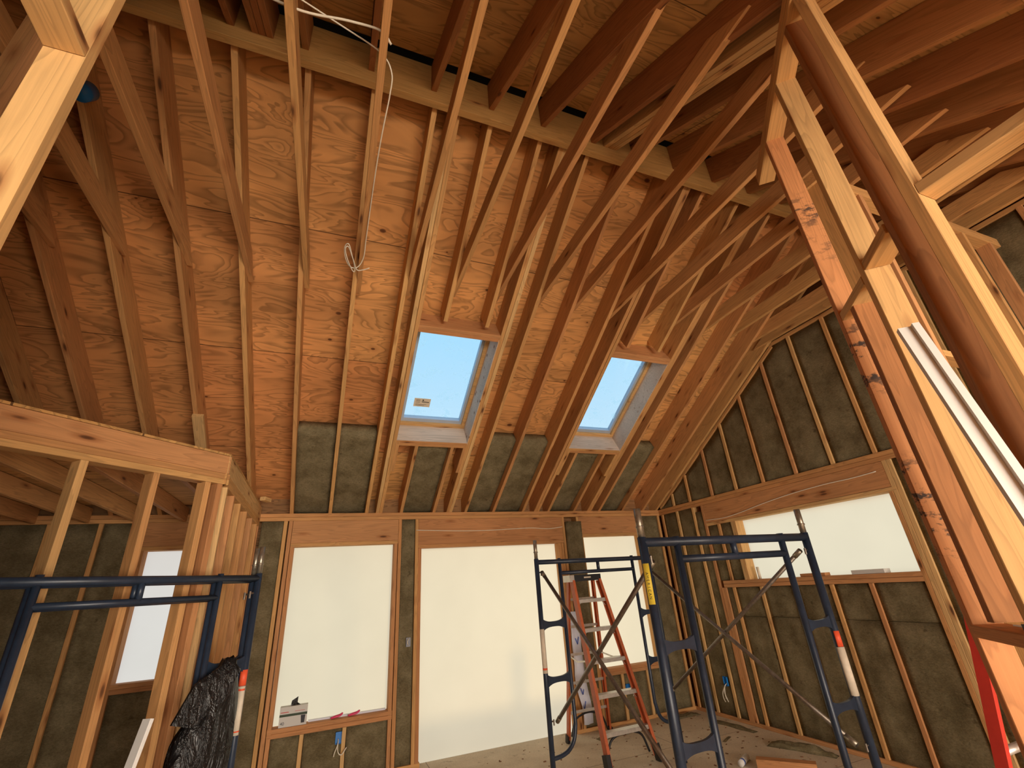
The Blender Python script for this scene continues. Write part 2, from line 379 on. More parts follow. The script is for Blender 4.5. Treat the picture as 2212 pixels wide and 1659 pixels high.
# roof sheathing (local x along the ridge, local y downhill, z outward)
def frame(o, x, y, z):
    mw = Matrix.Identity(4)
    for i in range(3): mw[i][0] = x[i]; mw[i][1] = y[i]; mw[i][2] = z[i]; mw[i][3] = o[i]
    return mw
R0 = slope_pt(0, 2.0, 0.236)
def vdown(y, n=0.236): return (slope_pt(0, y, n)-R0).dot(EB)
SKY = [(0.633, 1.430), (2.740, 3.500)]
shole = [(a-0.0, b+0.0, (3.636-2.0)*K, (4.810-2.0)*K) for a, b in SKY]
ceil_b = panel('ceiling', XL-0.15, W+0.3, 0.10, (6.35-2.0)*K, shole, frame(R0, V((1,0,0)), EB, NB), 0.014, M_PLYB); tag(ceil_b, kind='structure')
EN = V((0, -1, -S))/K
R1 = V((0, 2.055, zn(2.055))) + NN*0.236
ceil_n = panel('ceiling', XL-0.15, W+0.3, 0.0, (2.0-YF+0.5)*K, [], frame(R1, V((1,0,0)), EN, NN) @ Matrix.Scale(1, 4), 0.014, M_PLYN); tag(ceil_n, kind='structure')
cap = MB().add([(XL-.15, 1.5, zn(1.5)+0.33), (W+.3, 1.5, zn(1.5)+0.33), (W+.3, 2.03, 5.22), (XL-.15, 2.03, 5.22), (XL-.15, 2.6, zb(2.6)+0.36), (W+.3, 2.6, zb(2.6)+0.36),
      (XL-.15, 1.5, zn(1.5)+0.34), (W+.3, 1.5, zn(1.5)+0.34), (W+.3, 2.03, 5.23), (XL-.15, 2.03, 5.23), (XL-.15, 2.6, zb(2.6)+0.37), (W+.3, 2.6, zb(2.6)+0.37)],
      [(0,1,2,3), (3,2,5,4), (6,7,8,9), (9,8,11,10), (0,1,7,6), (4,5,11,10)]).build('trim_1', M_FELT); tag(cap, kind='structure')

# back wall sheathing behind the studs, with the four openings
WIN = {1: (-0.300, 0.790, 0.530, 2.195), 2: (1.139, 2.985, 0.0, 2.125), 3: (3.39, 4.33, 0.600, 2.205), 4: (-1.67, -0.80, 1.06, 2.205)}
mwall = frame(V((0, D+0.145, 0)), V((1,0,0)), V((0,0,1)), V((0,-1,0))) @ Matrix.Translation((0, 0, -0.012))
wb = panel('wall_back', XL-0.2, W+0.2, 0, 3.0, list(WIN.values()), mwall, 0.012, M_PLYW); tag(wb, kind='structure')
# gable walls
def gable_wall(name, x, sg, holes):
    mb = MB(); th = 0.012*sg; ys = [YF-0.2, D+0.2]+[h[k] for h in holes for k in (0, 1)]; zs = [0, 2.6]+[h[k] for h in holes for k in (2, 3)]
    ys.sort(); zs.sort()
    for i in range(len(ys)-1):
        for j in range(len(zs)-1):
            cy, cz = (ys[i]+ys[i+1])/2, (zs[j]+zs[j+1])/2
            if any(h[0] < cy < h[1] and h[2] < cz < h[3] for h in holes): continue
            mb.box((x, ys[i], zs[j]), (x+th, ys[i+1], zs[j+1]))
    pl = [(YF-0.2, 2.6), (YF-0.2, zn(YF-0.2)+0.26), (1.98, zn(1.98)+0.26), (2.06, zb(2.06)+0.26), (D+0.2, zb(D+0.2)+0.26), (D+0.2, 2.6)]
    n = len(pl)
    mb.add([(x, a, b) for a, b in pl]+[(x+th, a, b) for a, b in pl], [tuple(range(n)), tuple(range(n, 2*n))]+[(i, (i+1) % n, n+(i+1) % n, n+i) for i in range(n)])
    return link_mesh(name, mb.v, mb.f, M_PLYG)
GW = (2.63, 4.43, 1.525, 2.185)
wr = gable_wall('wall_right', W+0.145, 1, [GW]); tag(wr, kind='structure')
wl = gable_wall('wall_left', XL-0.1, -1, []); tag(wl, kind='structure')
YN = -4.6  # set this far back so light from the added sheet arrives level
NW = [(-0.5, 3.5, 0.08, 2.2)]
mn = frame(V((0, YN-0.1, 0)), V((1,0,0)), V((0,0,1)), V((0,-1,0)))
wn_ = panel('wall_near', XL-0.2, W+0.2, 0, 2.9, NW, mn, 0.012, M_PLYW); tag(wn_, kind='structure')
iw = MB((-0.76, -2, 0))  # unseen panel added to keep light off the closet and left roof
iw.add([(x_, y_, z_) for x_ in (-0.80, -0.74) for y_, z_ in ((YN, 0), (0.44, 0), (0.44, zn(0.44)-0.02), (YF, zn(YF)-0.02), (YN, 2.60))], [(0,1,2,3,4), (5,6,7,8,9), (0,1,6,5), (1,2,7,6), (2,3,8,7), (3,4,9,8), (4,0,5,9)])
tag(iw.build('light_blocker', M_PLYG), kind='structure')
cl_ = panel('ceiling', XL-0.2, W+0.2, YN-0.2, YF, [], Matrix.Translation((0, 0, 2.62)), 0.02, M_PLYN); tag(cl_, kind='structure')
for nm, x_ in (('wall_left', XL-0.12), ('wall_right', W+0.145)): tag(MB((x_, YN, 0)).box((x_, YN-0.2, 0), (x_+0.012, YF-0.2, 2.64)).build(nm, M_PLYG), kind='structure')
tag(sheet('fill_light_sheet', [(NW[0][0], YN-0.09, NW[0][2]), (NW[0][1], YN-0.09, NW[0][2]), (NW[0][1], YN-0.09, NW[0][3]), (NW[0][0], YN-0.09, NW[0][3])], M_SHTN, 6, 6, 0.0), kind='structure')  # glowing sheet added as fill light, out of view

def wsheet(name, x0, x1, z0, z1, mat, y=D+0.128): return sheet(name, [(x0, y, z0), (x1, y, z0), (x1, y, z1), (x0, y, z1)], mat)
tag(wsheet('window_1', -0.345, 0.835, 0.49, 2.235, M_SHT), kind='structure')
tag(wsheet('door_1', 1.10, 3.03, 0.001, 2.165, M_SHT), kind='structure')
tag(wsheet('window_2', 3.345, 4.375, 0.555, 2.245, M_SHT), kind='structure')
tag(wsheet('window_3', -1.71, -0.76, 1.02, 2.245, M_SHTW), kind='structure')
x = W+0.128; tag(sheet('window_4', [(x, 2.60, 1.50), (x, 4.46, 1.50), (x, 4.46, 2.22), (x, 2.60, 2.22)], M_SHT), kind='structure')


# ground and a porch post outside, whose shade falls on the plastic
gr = MB().box((-9, D+0.3, -0.5), (12, 22, -0.3)).build('ground', plain('bare_ground', (0.30, 0.24, 0.16), 0.95, 0, 0.1, 0.3, 1.5)); tag(gr, kind='structure')
dk_ = MB((2, 6.7, 0)).box((0.2, 6.65, -0.3), (3.4, 6.75, 0.47)).build('shade_box', M_W); tag(dk_, kind='structure')  # unseen low box added to shade the foot of the doorway plastic
for q, (x0, x1, z1) in enumerate(((3.9, 4.35, 1.9), (4.15, 4.75, 1.7), (0.55, 0.45, 2.4), (0.95, 1.05, 2.4))):
    tag(MB((x0, 7.0, -0.3)).tube(bez([(x1, 7.0, -0.3), ((x0+x1)/2+0.03, 7.0, z1*0.5), (x0, 7.05, z1)], 5), 0.035, 8, True, 0.012).build('tree_trunk', M_W), kind='structure')
pp = board('porch_post', (2.46, 6.75, -0.3), (2.46, 6.75, 0.93), (1, 0, 0), 0.09, 0.09, M_W, 'short square post standing outdoors behind the plastic of the wide doorway', 'post')

# ------------------------------------------------------------------ roof framing
def rafter_back(x, y0, y1, label, group=None, mat=None, name='rafter', n0=(0,1,0), n1=(0,1,0), dp=0.235):
    h = dp/2
    return board(name, slope_pt(x, y0, 0)+V((0, 0, h*K)), slope_pt(x, y1, 0)+V((0, 0, h*K)), (1,0,0), TH, dp, mat, label, 'rafter', group, None, n0, n1, 6, 0.004)
back_x = [-3.10, -2.69, -2.28, -1.865, -1.45-0.185, -1.22, -0.805, -0.39, 0.02, 0.43, 1.667, 2.05, 2.48, 3.69, 4.09, 4.463, 4.715]
back_x[3:5] = [-2.045, -1.635]; back_x[2] = -2.455; back_x[1] = -2.86; back_x[0] = -3.25
nb = len(back_x)
for i, x in enumerate(back_x):
    k = nb-1-i
    lab = 'rafter tight against the gable end on the back roof slope' if k == 0 else 'full length rafter on the back roof slope, %s one from the gable end' % ORD[k]
    rafter_back(x+TH/2, 2.066, 6.25, lab, 'full length rafters on the back roof slope')
for (x, lab) in [(0.576, 'outer ply of the doubled rafter left of the left skylight'), (0.614, 'inner ply of the doubled rafter forming the left edge of the left skylight'),
                 (1.449, 'inner ply of the doubled rafter forming the right edge of the left skylight'), (1.487, 'outer ply of the doubled rafter right of the left skylight'),
                 (2.683, 'outer ply of the doubled rafter left of the right skylight'), (2.721, 'inner ply of the doubled rafter forming the left edge of the right skylight'),
                 (3.519, 'inner ply of the doubled rafter forming the right edge of the right skylight'), (3.557, 'outer ply of the doubled rafter right of the right skylight')]:
    rafter_back(x, 2.066, 6.25, lab, 'doubled rafters beside the skylights', M_WP if 'outer' in lab and x < 1.5 else None, 'trimmer_rafter')
for si, (xa, xb, xs) in enumerate([(0.633, 1.430, (0.845, 1.25)), (2.740, 3.500, (2.864, 3.274))]):
    sd = ('left', 'right')[si]
    for q, x in enumerate(xs):
        wh = ('left', 'right')[q]
        rafter_back(x+TH/2, 2.066, 3.573, '%s short rafter between the ridge and the header above the %s skylight' % (wh, sd), 'short rafters above the skylights', None, 'jack_rafter', n1=EB)
        rafter_back(x+TH/2, 4.872, 6.25, '%s short rafter below the %s skylight down to the wall plate' % (wh, sd), 'short rafters below the skylights', None, 'jack_rafter', n0=EB)
    for q, (yy, lab) in enumerate([(3.5895, 'upper ply of the header board above the %s skylight'), (3.6225, 'lower ply of the header board above the %s skylight'),
                                   (4.8265, 'upper ply of the header board below the %s skylight'), (4.8595, 'lower ply of the header board below the %s skylight')]):
        c = slope_pt(0, yy, 0.1175)
        board('skylight_header', (xa, c.y, c.z), (xb, c.y, c.z), EB, TH*0.97, 0.235, M_WR if q < 2 else M_W, lab % sd, 'header board', 'header boards at the skylights')
    for q, x in enumerate((xa+0.019, xb-0.019)):
        rafter_back(x, 4.878, 5.28, 'short packing ply on the %s side just below the %s skylight' % (('left', 'right')[q], sd), 'short packing plies below the skylights', None, 'packing_block', n0=EB, n1=EB)

# skylight units
for si, (xa, xb) in enumerate(SKY):
    o = slope_pt(xa, 3.636, 0.252); root = empty('skylight', o); L = (4.81-3.636)*K; Wd = xb-xa
    root.matrix_world = frame(o, V((1,0,0)), EB, NB)
    def sk(name, boxes, mat, par=root):
        mb = MB()
        for a, b in boxes: mb.box(a, b)
        return link_mesh(name, mb.v, mb.f, mat, par)
    t = 0.045
    sk('frame', [((0, 0, 0), (t, L, 0.09)), ((Wd-t, 0, 0), (Wd, L, 0.09)), ((t, 0, 0), (Wd-t, t, 0.09)), ((t, L-t, 0), (Wd-t, L, 0.09))], M_WP)
    s2 = 0.03
    sk('sash', [((t, t, 0.03), (t+s2, L-t, 0.085)), ((Wd-t-s2, t, 0.03), (Wd-t, L-t, 0.085)), ((t+s2, t, 0.03), (Wd-t-s2, t+s2, 0.085)), ((t+s2, L-t-s2*1.6, 0.03), (Wd-t-s2, L-t, 0.085))], M_TRIMB)
    sk('glass', [((t+s2, t+s2, 0.06), (Wd-t-s2, L-t-s2*1.6, 0.064))], M_GLASS)
    sk('skylit_panel', [((-0.0005+Wd-0.006, -0.02, -0.252), (Wd, L+0.02, 0.0)), ((0, L-0.006, -0.252), (Wd, L, 0.0))], M_SKYLIT)  # thin panels added to carry the painted sky light
    if si == 0:
        lb = sk('sticker', [((0.16, L-0.36, 0.055), (0.34, L-0.245, 0.059))], M_WLAB); lb['label'] = 'printed paper sticker on the skylight glass'
        sk('print', [((0.245, L-0.317, 0.0535), (0.325, L-0.309, 0.055)), ((0.25, L-0.345, 0.0535), (0.264, L-0.328, 0.055)), ((0.18, L-0.34, 0.0535), (0.225, L-0.337, 0.055)),
                     ((0.18, L-0.325, 0.0535), (0.225, L-0.322, 0.055)), ((0.18, L-0.305, 0.0535), (0.225, L-0.302, 0.055)), ((0.18, L-0.28, 0.0535), (0.30, L-0.277, 0.055)), ((0.18, L-0.265, 0.0535), (0.28, L-0.262, 0.055))], M_INK, lb)
    tag(root, '%s framed skylight set in the back roof slope%s' % (('left', 'right')[si], (' with a paper sticker on its glass', ' nearer the gable end, without a sticker')[si]), 'skylight', 'skylights in the back roof slope')

# ridge beam
board('ridge_beam', (XL, 2.038, 4.886), (W-0.02, 2.038, 4.886), (0,1,0), 0.052, 0.372, M_BEAM, 'long deep ridge beam running the length of the roof between both slopes', 'beam')

# near slope rafters
near_x = [-3.25, -2.86, -2.455, -2.045, -1.635, -1.22, -0.82, -0.41, -0.012, 0.405, 0.825, 1.24, 1.68, 2.07, 2.486, 2.915, 3.335, 3.74, 4.15, 4.50, 4.72]
def rafter_near(x, y0, label, group, name='rafter', mat=None):
    h = 0.235/2*K
    return board(name, (x, y0, zn(y0)+h), (x, YF-0.35, zn(YF-0.35)+h), (1,0,0), TH, 0.235, mat or M_WSHADE, label, 'rafter', group, None, (0,1,0), (0,1,0), 6, 0.001 if 'ply' in name else 0.004)
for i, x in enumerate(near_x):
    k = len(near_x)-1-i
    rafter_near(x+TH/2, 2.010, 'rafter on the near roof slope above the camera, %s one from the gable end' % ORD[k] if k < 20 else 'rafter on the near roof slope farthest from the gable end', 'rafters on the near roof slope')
for q, (x, sd) in enumerate([(-0.69, 'left'), (-0.65, 'left'), (-0.61, 'left'), (1.797, 'right'), (1.838, 'right'), (1.879, 'right')]):
    rafter_near(x+TH/2, 2.010, '%s ply of the tripled rafter at the %s on the near roof slope' % (('left', 'middle', 'right')[q % 3], sd), 'tripled rafters on the near roof slope', 'multi_ply_rafter', M_WP if q > 2 else None)

# ceiling ties
tie_x = [(-2.045, 4.05), (-1.635, 4.06), (-1.22, 4.06), (-0.805, 4.03), (-0.39, 4.04), (0.02, 4.05), (0.43, 4.08), (0.845, 4.11), (1.25, 4.12), (1.667, 4.11), (2.05, 4.11), (2.48, 4.10), (2.864, 4.10), (3.274, 4.11), (3.69, 4.10), (4.09, 4.09), (4.463, 4.09), (4.70, 4.085)]
for i, (x, z) in enumerate(tie_x):
    k = len(tie_x)-1-i; zc = z+0.07
    ye = D-(zc-PZ)/S+0.20; ys = RY-(RZ-zc)/S-0.15
    lab = 'ceiling tie tight against the gable end between the two roof slopes' if k == 0 else 'horizontal ceiling tie between the two roof slopes, %s one from the gable end' % ORD[k]
    board('ceiling_tie', (x+0.017 if k else x+0.0, ys, zc), (x+0.058 if k else x+0.01, ye, zc), (1,0,0), TH, 0.14, None, lab, 'ceiling tie', 'ceiling ties', None, NN, NB, 6, 0.004)

# ------------------------------------------------------------------ insulation batts
def batt(name, base, U, Vv, Nn, wu, hv, th, label, group, top=None, nu=8, nv=14, amp=0.012, mat=None):
    """a batt wu wide along U, hv(u) tall along Vv, bulging slightly along Nn (room side)"""
    U, Vv, Nn = V(U), V(Vv), V(Nn); vs = []; fs = []; base = V(base); sd = random.random()*50
    nv = max(6, int((hv if not callable(hv) else hv(0.5))*9)); nv = min(nv, 30)
    H = hv if callable(hv) else (lambda u: hv)
    for j in range(nv+1):
        for i in range(nu+1):
            u = i/nu; v = j/nv; e = min(1, min(u, 1-u)*5+0.15)*min(1, min(v, 1-v)*12+0.2)
            p = U*(u*wu)+Vv*(v*H(u))
            q = V((u*wu*6+sd, v*H(u)*3, sd))
            vs.append(p + Nn*(amp*e*(noise.noise(q)+0.5*noise.noise(q*2.7)+0.2)))
    n1 = len(vs)
    for j in range(nv+1):
        for i in range(nu+1): u = i/nu; v = j/nv; vs.append(U*(u*wu)+Vv*(v*H(u))-Nn*th)
    for j in range(nv):
        for i in range(nu):
            q = j*(nu+1)+i; fs.append((q, q+1, q+nu+2, q+nu+1)); r = q+n1; fs.append((r+1, r, r+nu+1, r+nu+2))
    def side(a, b): fs.append((a, b, b+n1, a+n1))
    for i in range(nu): side(i+1, i); side(nv*(nu+1)+i, nv*(nu+1)+i+1)
    for j in range(nv): side(j*(nu+1), (j+1)*(nu+1)); side((j+1)*(nu+1)+nu, j*(nu+1)+nu)
    o = link_mesh(name, vs, fs, mat or M_INS, None, Matrix.Translation(base), True)
    return tag(o, label, 'insulation', group)
bays = [(-0.352, 0.02, 'farthest left'), (0.058, 0.43, 'left of the left skylight'), (0.883, 1.25, 'under the left skylight'),
        (1.705, 2.05, 'right of the left skylight'), (2.088, 2.48, 'left of the right skylight'), (2.902, 3.274, 'under the right skylight'), (3.728, 4.09, 'right of the right skylight')]
for a, b, t in bays:
    y0 = 4.80 if 'under' not in t else 4.90
    # local: from the eave up the slope
    base = slope_pt(a+0.002, 5.97, 0.085)
    Ln = (5.97-y0)*K
    batt('insulation_batt', base, (1,0,0), -EB, -NB, b-a-0.004, Ln, 0.13, 'wool batt low on the back roof slope, %s' % t, 'batts at the foot of the back roof slope', amp=0.008)

# ------------------------------------------------------------------ back wall framing
def stud(x, z0, z1, label, group='studs of the back wall', mat=None, name='wall_stud', y=D, dp=0.14, wd=TH, sy=1):
    return board(name, (x+wd/2, y+sy*dp/2, z0), (x+wd/2, y+sy*dp/2, z1), (1,0,0), wd, dp, mat, label, 'stud', group, None, None, None, 6, 0.003)
PT = 2.477
for q, z in enumerate((2.498, 2.540)):
    board('top_plate', (XL, D+0.07, z), (W+0.14, D+0.07, z), (0,1,0), 0.14, 0.040, None, '%s of the two plates along the top of the back wall' % ('lower', 'upper')[q], 'plate', 'plates on top of the back wall')
for (a, b, t) in [(XL, 1.13, 'left of the doorway'), (2.99, W+0.14, 'right of the doorway')]:
    board('bottom_plate', (a, D+0.07, 0.02), (b, D+0.07, 0.02), (0,1,0), 0.14, 0.038, None, 'plate on the floor along the back wall, %s' % t, 'plate', 'floor plates of the back wall')
for x, z0, z1, lab, mt in [
    (-0.435, 0.039, PT, 'back wall stud just left of the framing of the tall left window', None),
    (-0.382, 0.039, PT, 'left king stud of the tall left window, with a dark gap beside it', M_WR),
    (-0.340, 0.039, 2.20, 'stud carrying the left end of the header over the tall left window', M_WR),
    (0.792, 0.039, 2.20, 'stud carrying the right end of the header over the tall left window', M_WR),
    (0.836, 0.039, PT, 'right king stud of the tall left window', M_W),
    (1.040, 0.039, PT, 'left king stud of the wide doorway', M_W),
    (1.080, 0.039, 2.135, 'left of the two studs under the left end of the doorway header', M_WR),
    (2.990, 0.039, 2.135, 'left of the two studs under the right end of the doorway header', M_W),
    (3.030, 0.039, 2.135, 'right of the two studs under the right end of the doorway header', None),
    (3.075, 0.039, PT, 'right king stud of the wide doorway', M_W),
    (3.305, 0.039, PT, 'left king stud of the window behind the orange ladder', None),
    (3.350, 0.039, 2.21, 'stud carrying the left end of the header behind the orange ladder', None),
    (4.332, 0.039, 2.21, 'stud carrying the right end of the header nearest the room corner', None),
    (4.400, 0.039, PT, 'right king stud of the window nearest the room corner', None),
    (4.722, 0.039, PT, 'last stud of the back wall in the room corner', None),
    (-0.045, 0.039, 0.452, 'left short stud under the sill of the tall left window', M_WP),
    (0.350, 0.039, 0.452, 'right short stud under the sill of the tall left window, with a blue box', M_WP),
    (3.690, 0.039, 0.522, 'left short stud under the sill behind the orange ladder', M_WP),
    (4.080, 0.039, 0.522, 'right short stud under the sill behind the orange ladder', M_WP),
    (-1.712, 0.039, 2.21, 'left stud of the narrow window inside the closet', None),
    (-2.10, 0.039, PT, 'back wall stud left of the narrow closet window', None),
    (-2.50, 0.039, PT, 'back wall stud second left of the narrow closet window', None),
    (-2.90, 0.039, PT, 'back wall stud third left of the narrow closet window', None),
    (-1.30, 0.039, 0.98, 'short stud below the sill of the narrow closet window', None)]:
    if lab: stud(x, z0, z1, lab, mat=mt)
# headers and sills
for a, b, z0, z1, lab, mt in [(-0.340, 0.834, 2.235, PT, 'reddish header board over the tall left window', M_WR), (1.080, 3.073, 2.175, PT, 'reddish header board over the wide doorway, with a white cable on it', M_WR),
                              (3.345, 4.398, 2.245, PT, 'header board over the window behind the orange ladder', M_WR), (-1.75, -0.72, 2.245, PT, 'header board over the narrow closet window', M_WR)]:
    board('header_board', (a, D+0.066, (z0+z1)/2), (b, D+0.066, (z0+z1)/2), (0,1,0), 0.128, z1-z0, mt, lab, 'header board', 'header boards of the back wall')
    board('header_plate', (a, D+0.070, z0-0.019), (b, D+0.070, z0-0.019), (0,1,0), 0.14, 0.037, None, 'flat plate under the ' + lab.split(' board')[0].replace('reddish ', '') + lab.split('board')[1].split(',')[0], 'plate', 'plates under the headers of the back wall')
for a, b, zt, lab in [(-0.340, 0.834, 0.53, 'tall left window'), (3.345, 4.375, 0.60, 'window behind the orange ladder'), (-1.712, -0.76, 1.06, 'narrow closet window')]:
    for q in (0, 1):
        board('window_sill_board', (a if a < 0 else a, D+0.07, zt-0.019-q*0.039), (b, D+0.07, zt-0.019-q*0.039), (0,1,0), 0.14, 0.038, M_WR, '%s of the two sill boards of the %s' % (('upper', 'lower')[q], lab), 'sill board', 'sill boards of the back wall')

def wbatt(a, b, z0, z1, t):
    batt('insulation_batt', (a+0.002, D+0.02, z0), (1,0,0), (0,0,1), (0,-1,0), b-a-0.004, z1-z0, 0.10, 'wool batt in the back wall, %s' % t, 'batts in the back wall')
wbatt(-0.66, -0.437, 0.04, PT, 'between the closet corner and the tall left window')
wbatt(0.876, 1.038, 0.04, PT, 'narrow strip between the tall left window and the doorway')
wbatt(4.44, 4.72, 0.04, PT, 'in the bay by the room corner')
wbatt(-0.30, -0.047, 0.04, 0.45, 'low left of the three under the tall left window')
wbatt(-0.005, 0.348, 0.04, 0.45, 'middle of the three under the tall left window')
wbatt(0.390, 0.790, 0.04, 0.45, 'right of the three under the tall left window')
wbatt(3.39, 3.688, 0.04, 0.52, 'low left of the three behind the orange ladder')
wbatt(3.730, 4.078, 0.04, 0.52, 'middle of the three behind the orange ladder')
wbatt(4.120, 4.330, 0.04, 0.52, 'right of the three under the window by the corner')
wbatt(-1.67, -0.72, 0.04, 0.98, 'below the narrow closet window')
wbatt(-2.062, -1.714, 0.04, PT, 'left of the narrow closet window')
wbatt(-2.462, -2.102, 0.04, PT, 'second bay left of the narrow closet window')
wbatt(-2.862, -2.502, 0.04, PT, 'third bay left of the narrow closet window')
wbatt(XL, -2.902, 0.04, PT, 'farthest left, deep in the closet')
# loose batt leaning out beside the ladder
lb = batt('insulation_batt', (3.12, D+0.01, 0.05), (1,0,0), (0,-0.03,1), (0,-1,0), 0.225, 2.36, 0.11, 'loose mineral wool batt leaning out of its bay behind the orange ladder', 'batts in the back wall', amp=0.02)

# ------------------------------------------------------------------ gable wall framing
def gstud(y, z0, z1, label, group='studs of the gable wall', mat=None, wd=TH, n1=None):
    return board('wall_stud', (W+0.07, y+wd/2, z0), (W+0.07, y+wd/2, z1), (0,1,0), wd, 0.14, mat, label, 'stud', group, None, None, n1, 6, 0.004)
GT = 2.477
for q, z in enumerate((2.498, 2.540)):
    board('top_plate', (W+0.07, YF, z), (W+0.07, D, z), (1,0,0), 0.14, 0.040, None, '%s of the two plates halfway up the gable wall' % ('lower', 'upper')[q], 'plate', 'plates halfway up the gable wall')
board('bottom_plate', (W+0.07, YF, 0.02), (W+0.07, D-0.0, 0.02), (1,0,0), 0.14, 0.038, M_WR, 'reddish plate on the floor along the gable wall', 'plate')
low = [(5.80-0.04, GT, 'stud of the gable wall in the room corner', None), (5.43, GT, 'gable wall stud second from the room corner', M_WP), (5.10, GT, 'gable wall stud third from the room corner, beside a blue box', M_WP)]
for y, z1, lab, mt in low: gstud(y, 0.039, z1, lab, mat=mt)
gstud(4.92, 0.039, GT, 'left king stud of the gable window, full height to the plate', mat=M_WR)
for q in range(2): gstud(4.880-q*0.040, 0.039, 1.445, '%s ply of the post below the left end of the gable window sill' % ('left', 'right')[q], mat=M_WR)
gstud(4.70, 0.039, 1.445, 'short stud right beside the post under the gable window sill', mat=None)
gstud(4.70, 1.525, 2.20, 'short stud between sill and header left of the gable window', mat=None)
gstud(4.475, 1.525, 2.20, 'left ply of the pale post at the left side of the gable window', mat=M_WP)
gstud(4.435, 1.525, 2.20, 'right ply of the pale post at the left side of the gable window', mat=M_WP)
for q, y in enumerate((4.29, 3.865, 3.44, 3.055)): gstud(y, 0.039, 1.445, '%s short stud from the left under the gable window sill' % ('first', 'second', 'third', 'fourth')[q], mat=(M_WP, M_WP, None, M_WR)[q])
for q, y in enumerate((2.590, 2.550, 2.510)): gstud(y, 0.039, 2.20 if q == 0 else GT, '%s ply of the tripled post right of the gable window' % ('left', 'middle', 'right')[q], mat=M_WP if q else None)
for q, y in enumerate((2.06, 1.65, 1.24, 0.83)):
    gstud(y, 0.039, GT, 'stud of the gable wall behind the tall posts, %s one right of the gable window' % ORD[q], mat=None)
for q, zc in enumerate((1.506, 1.466)):
    board('window_sill_board', (W+0.07, 2.590, zc), (W+0.07, 4.865, zc), (1,0,0), 0.14, 0.038, M_WR, '%s of the two sill boards of the gable window' % ('upper', 'lower')[q], 'sill board', 'sill boards of the gable window')
board('header_board', (W+0.066, 2.552, 2.358), (W+0.066, 4.918, 2.358), (1,0,0), 0.128, 0.236, M_WR, 'reddish header board over the gable window, with a white cable on it', 'header board')
board('header_plate', (W+0.07, 2.552, 2.219), (W+0.07, 4.918, 2.219), (1,0,0), 0.14, 0.037, M_WP, 'pale flat plate under the header of the gable window', 'plate')
# gable studs above the plate
def rake(y):
    if y > 3.26: return PZ + (D-y)*0.585 - 0.045
    if y > 0.75: return 4.06
    return zn(y) - 0.03
up_y = [5.497, 5.154, 4.727, 4.315, 3.905, 3.468, 3.045, 2.631, 2.22, 1.81, 1.40, 0.99, 0.58]
for q, y in enumerate(up_y):
    yy = y-TH
    gstud(yy, 2.561, rake(yy+0.02)+0.01, 'stud in the upper gable above the plate, %s one from the room corner' % ORD[q], 'studs of the upper gable', (M_WP, M_W, M_WR)[q % 3])
board('rake_plate', (W+0.07, D-0.05, PZ+0.05*0.585-0.0), (W+0.07, 3.25, PZ+(D-3.25)*0.585-0.022), (1,0,0), 0.14, 0.038, None, 'sloping plate along the back edge of the upper gable', 'plate', 'sloping plates of the gable', None, None, None)
board('gable_tie_plate', (W+0.07, 3.28, 4.08), (W+0.07, 0.75, 4.08), (1,0,0), 0.14, 0.038, None, 'level plate across the top of the upper gable', 'plate')
board('rake_plate', (W+0.07, 0.78, 4.06), (W+0.07, YF, zn(YF)-0.02), (1,0,0), 0.14, 0.038, None, 'sloping plate along the near edge of the upper gable', 'plate', 'sloping plates of the gable')
# gable batts, upper
edges = [5.84] + up_y
for q in range(len(up_y)):
    a = edges[q+1]; b = edges[q]-TH if q else 5.84
    wu = b-a; 
    if wu < 0.05: continue
    batt('insulation_batt', (W+0.02, a, 2.562), (0,1,0), (0,0,1), (-1,0,0), wu-0.002, (lambda u, a=a, wu=wu: max(0.03, rake(a+u*wu)-2.562-0.002)), 0.11,
         'wool batt in the upper gable above the plate, %s bay from the room corner' % ORD[q], 'batts in the upper gable')
# gable batts, lower
def gbatt(a, b, z0, z1, t):
    batt('insulation_batt', (W+0.02, a+0.002, z0), (0,1,0), (0,0,1), (-1,0,0), b-a-0.004, z1-z0, 0.11, 'wool batt in the gable wall, %s' % t, 'batts in the lower gable wall', amp=0.022)
gbatt(5.468, 5.76, 0.04, GT, 'in the bay next to the room corner')
gbatt(5.138, 5.43, 0.04, GT, 'second bay from the room corner')
gbatt(4.958, 5.10, 0.04, GT-0.07, 'narrow bay left of the gable window framing')
gbatt(4.738, 4.84, 0.04, 1.445, 'narrow strip between post and short stud under the sill')
gbatt(4.738, 4.918, 1.53, 2.20, 'narrow strip left of the gable window')
gbatt(4.515, 4.698, 1.53, 2.20, 'small piece beside the pale post of the gable window')
for a, b, t in [(4.328, 4.70, 'first'), (3.903, 4.29, 'second'), (3.478, 3.865, 'third'), (3.093, 3.44, 'fourth'), (2.63, 3.055, 'fifth')]:
    zc = 1.10+0.03*random.random()
    gbatt(a, b, 0.04, zc, 'lower piece in the %s bay under the window sill' % t)
    gbatt(a, b, zc+0.004, 1.443, 'upper piece in the %s bay under the window sill' % t)
for q, (a, b) in enumerate([(2.098, 2.508), (1.688, 2.06), (1.278, 1.65), (0.868, 1.24)]):
    gbatt(a, b, 0.04, GT, '%s bay right of the gable window' % ORD[q])

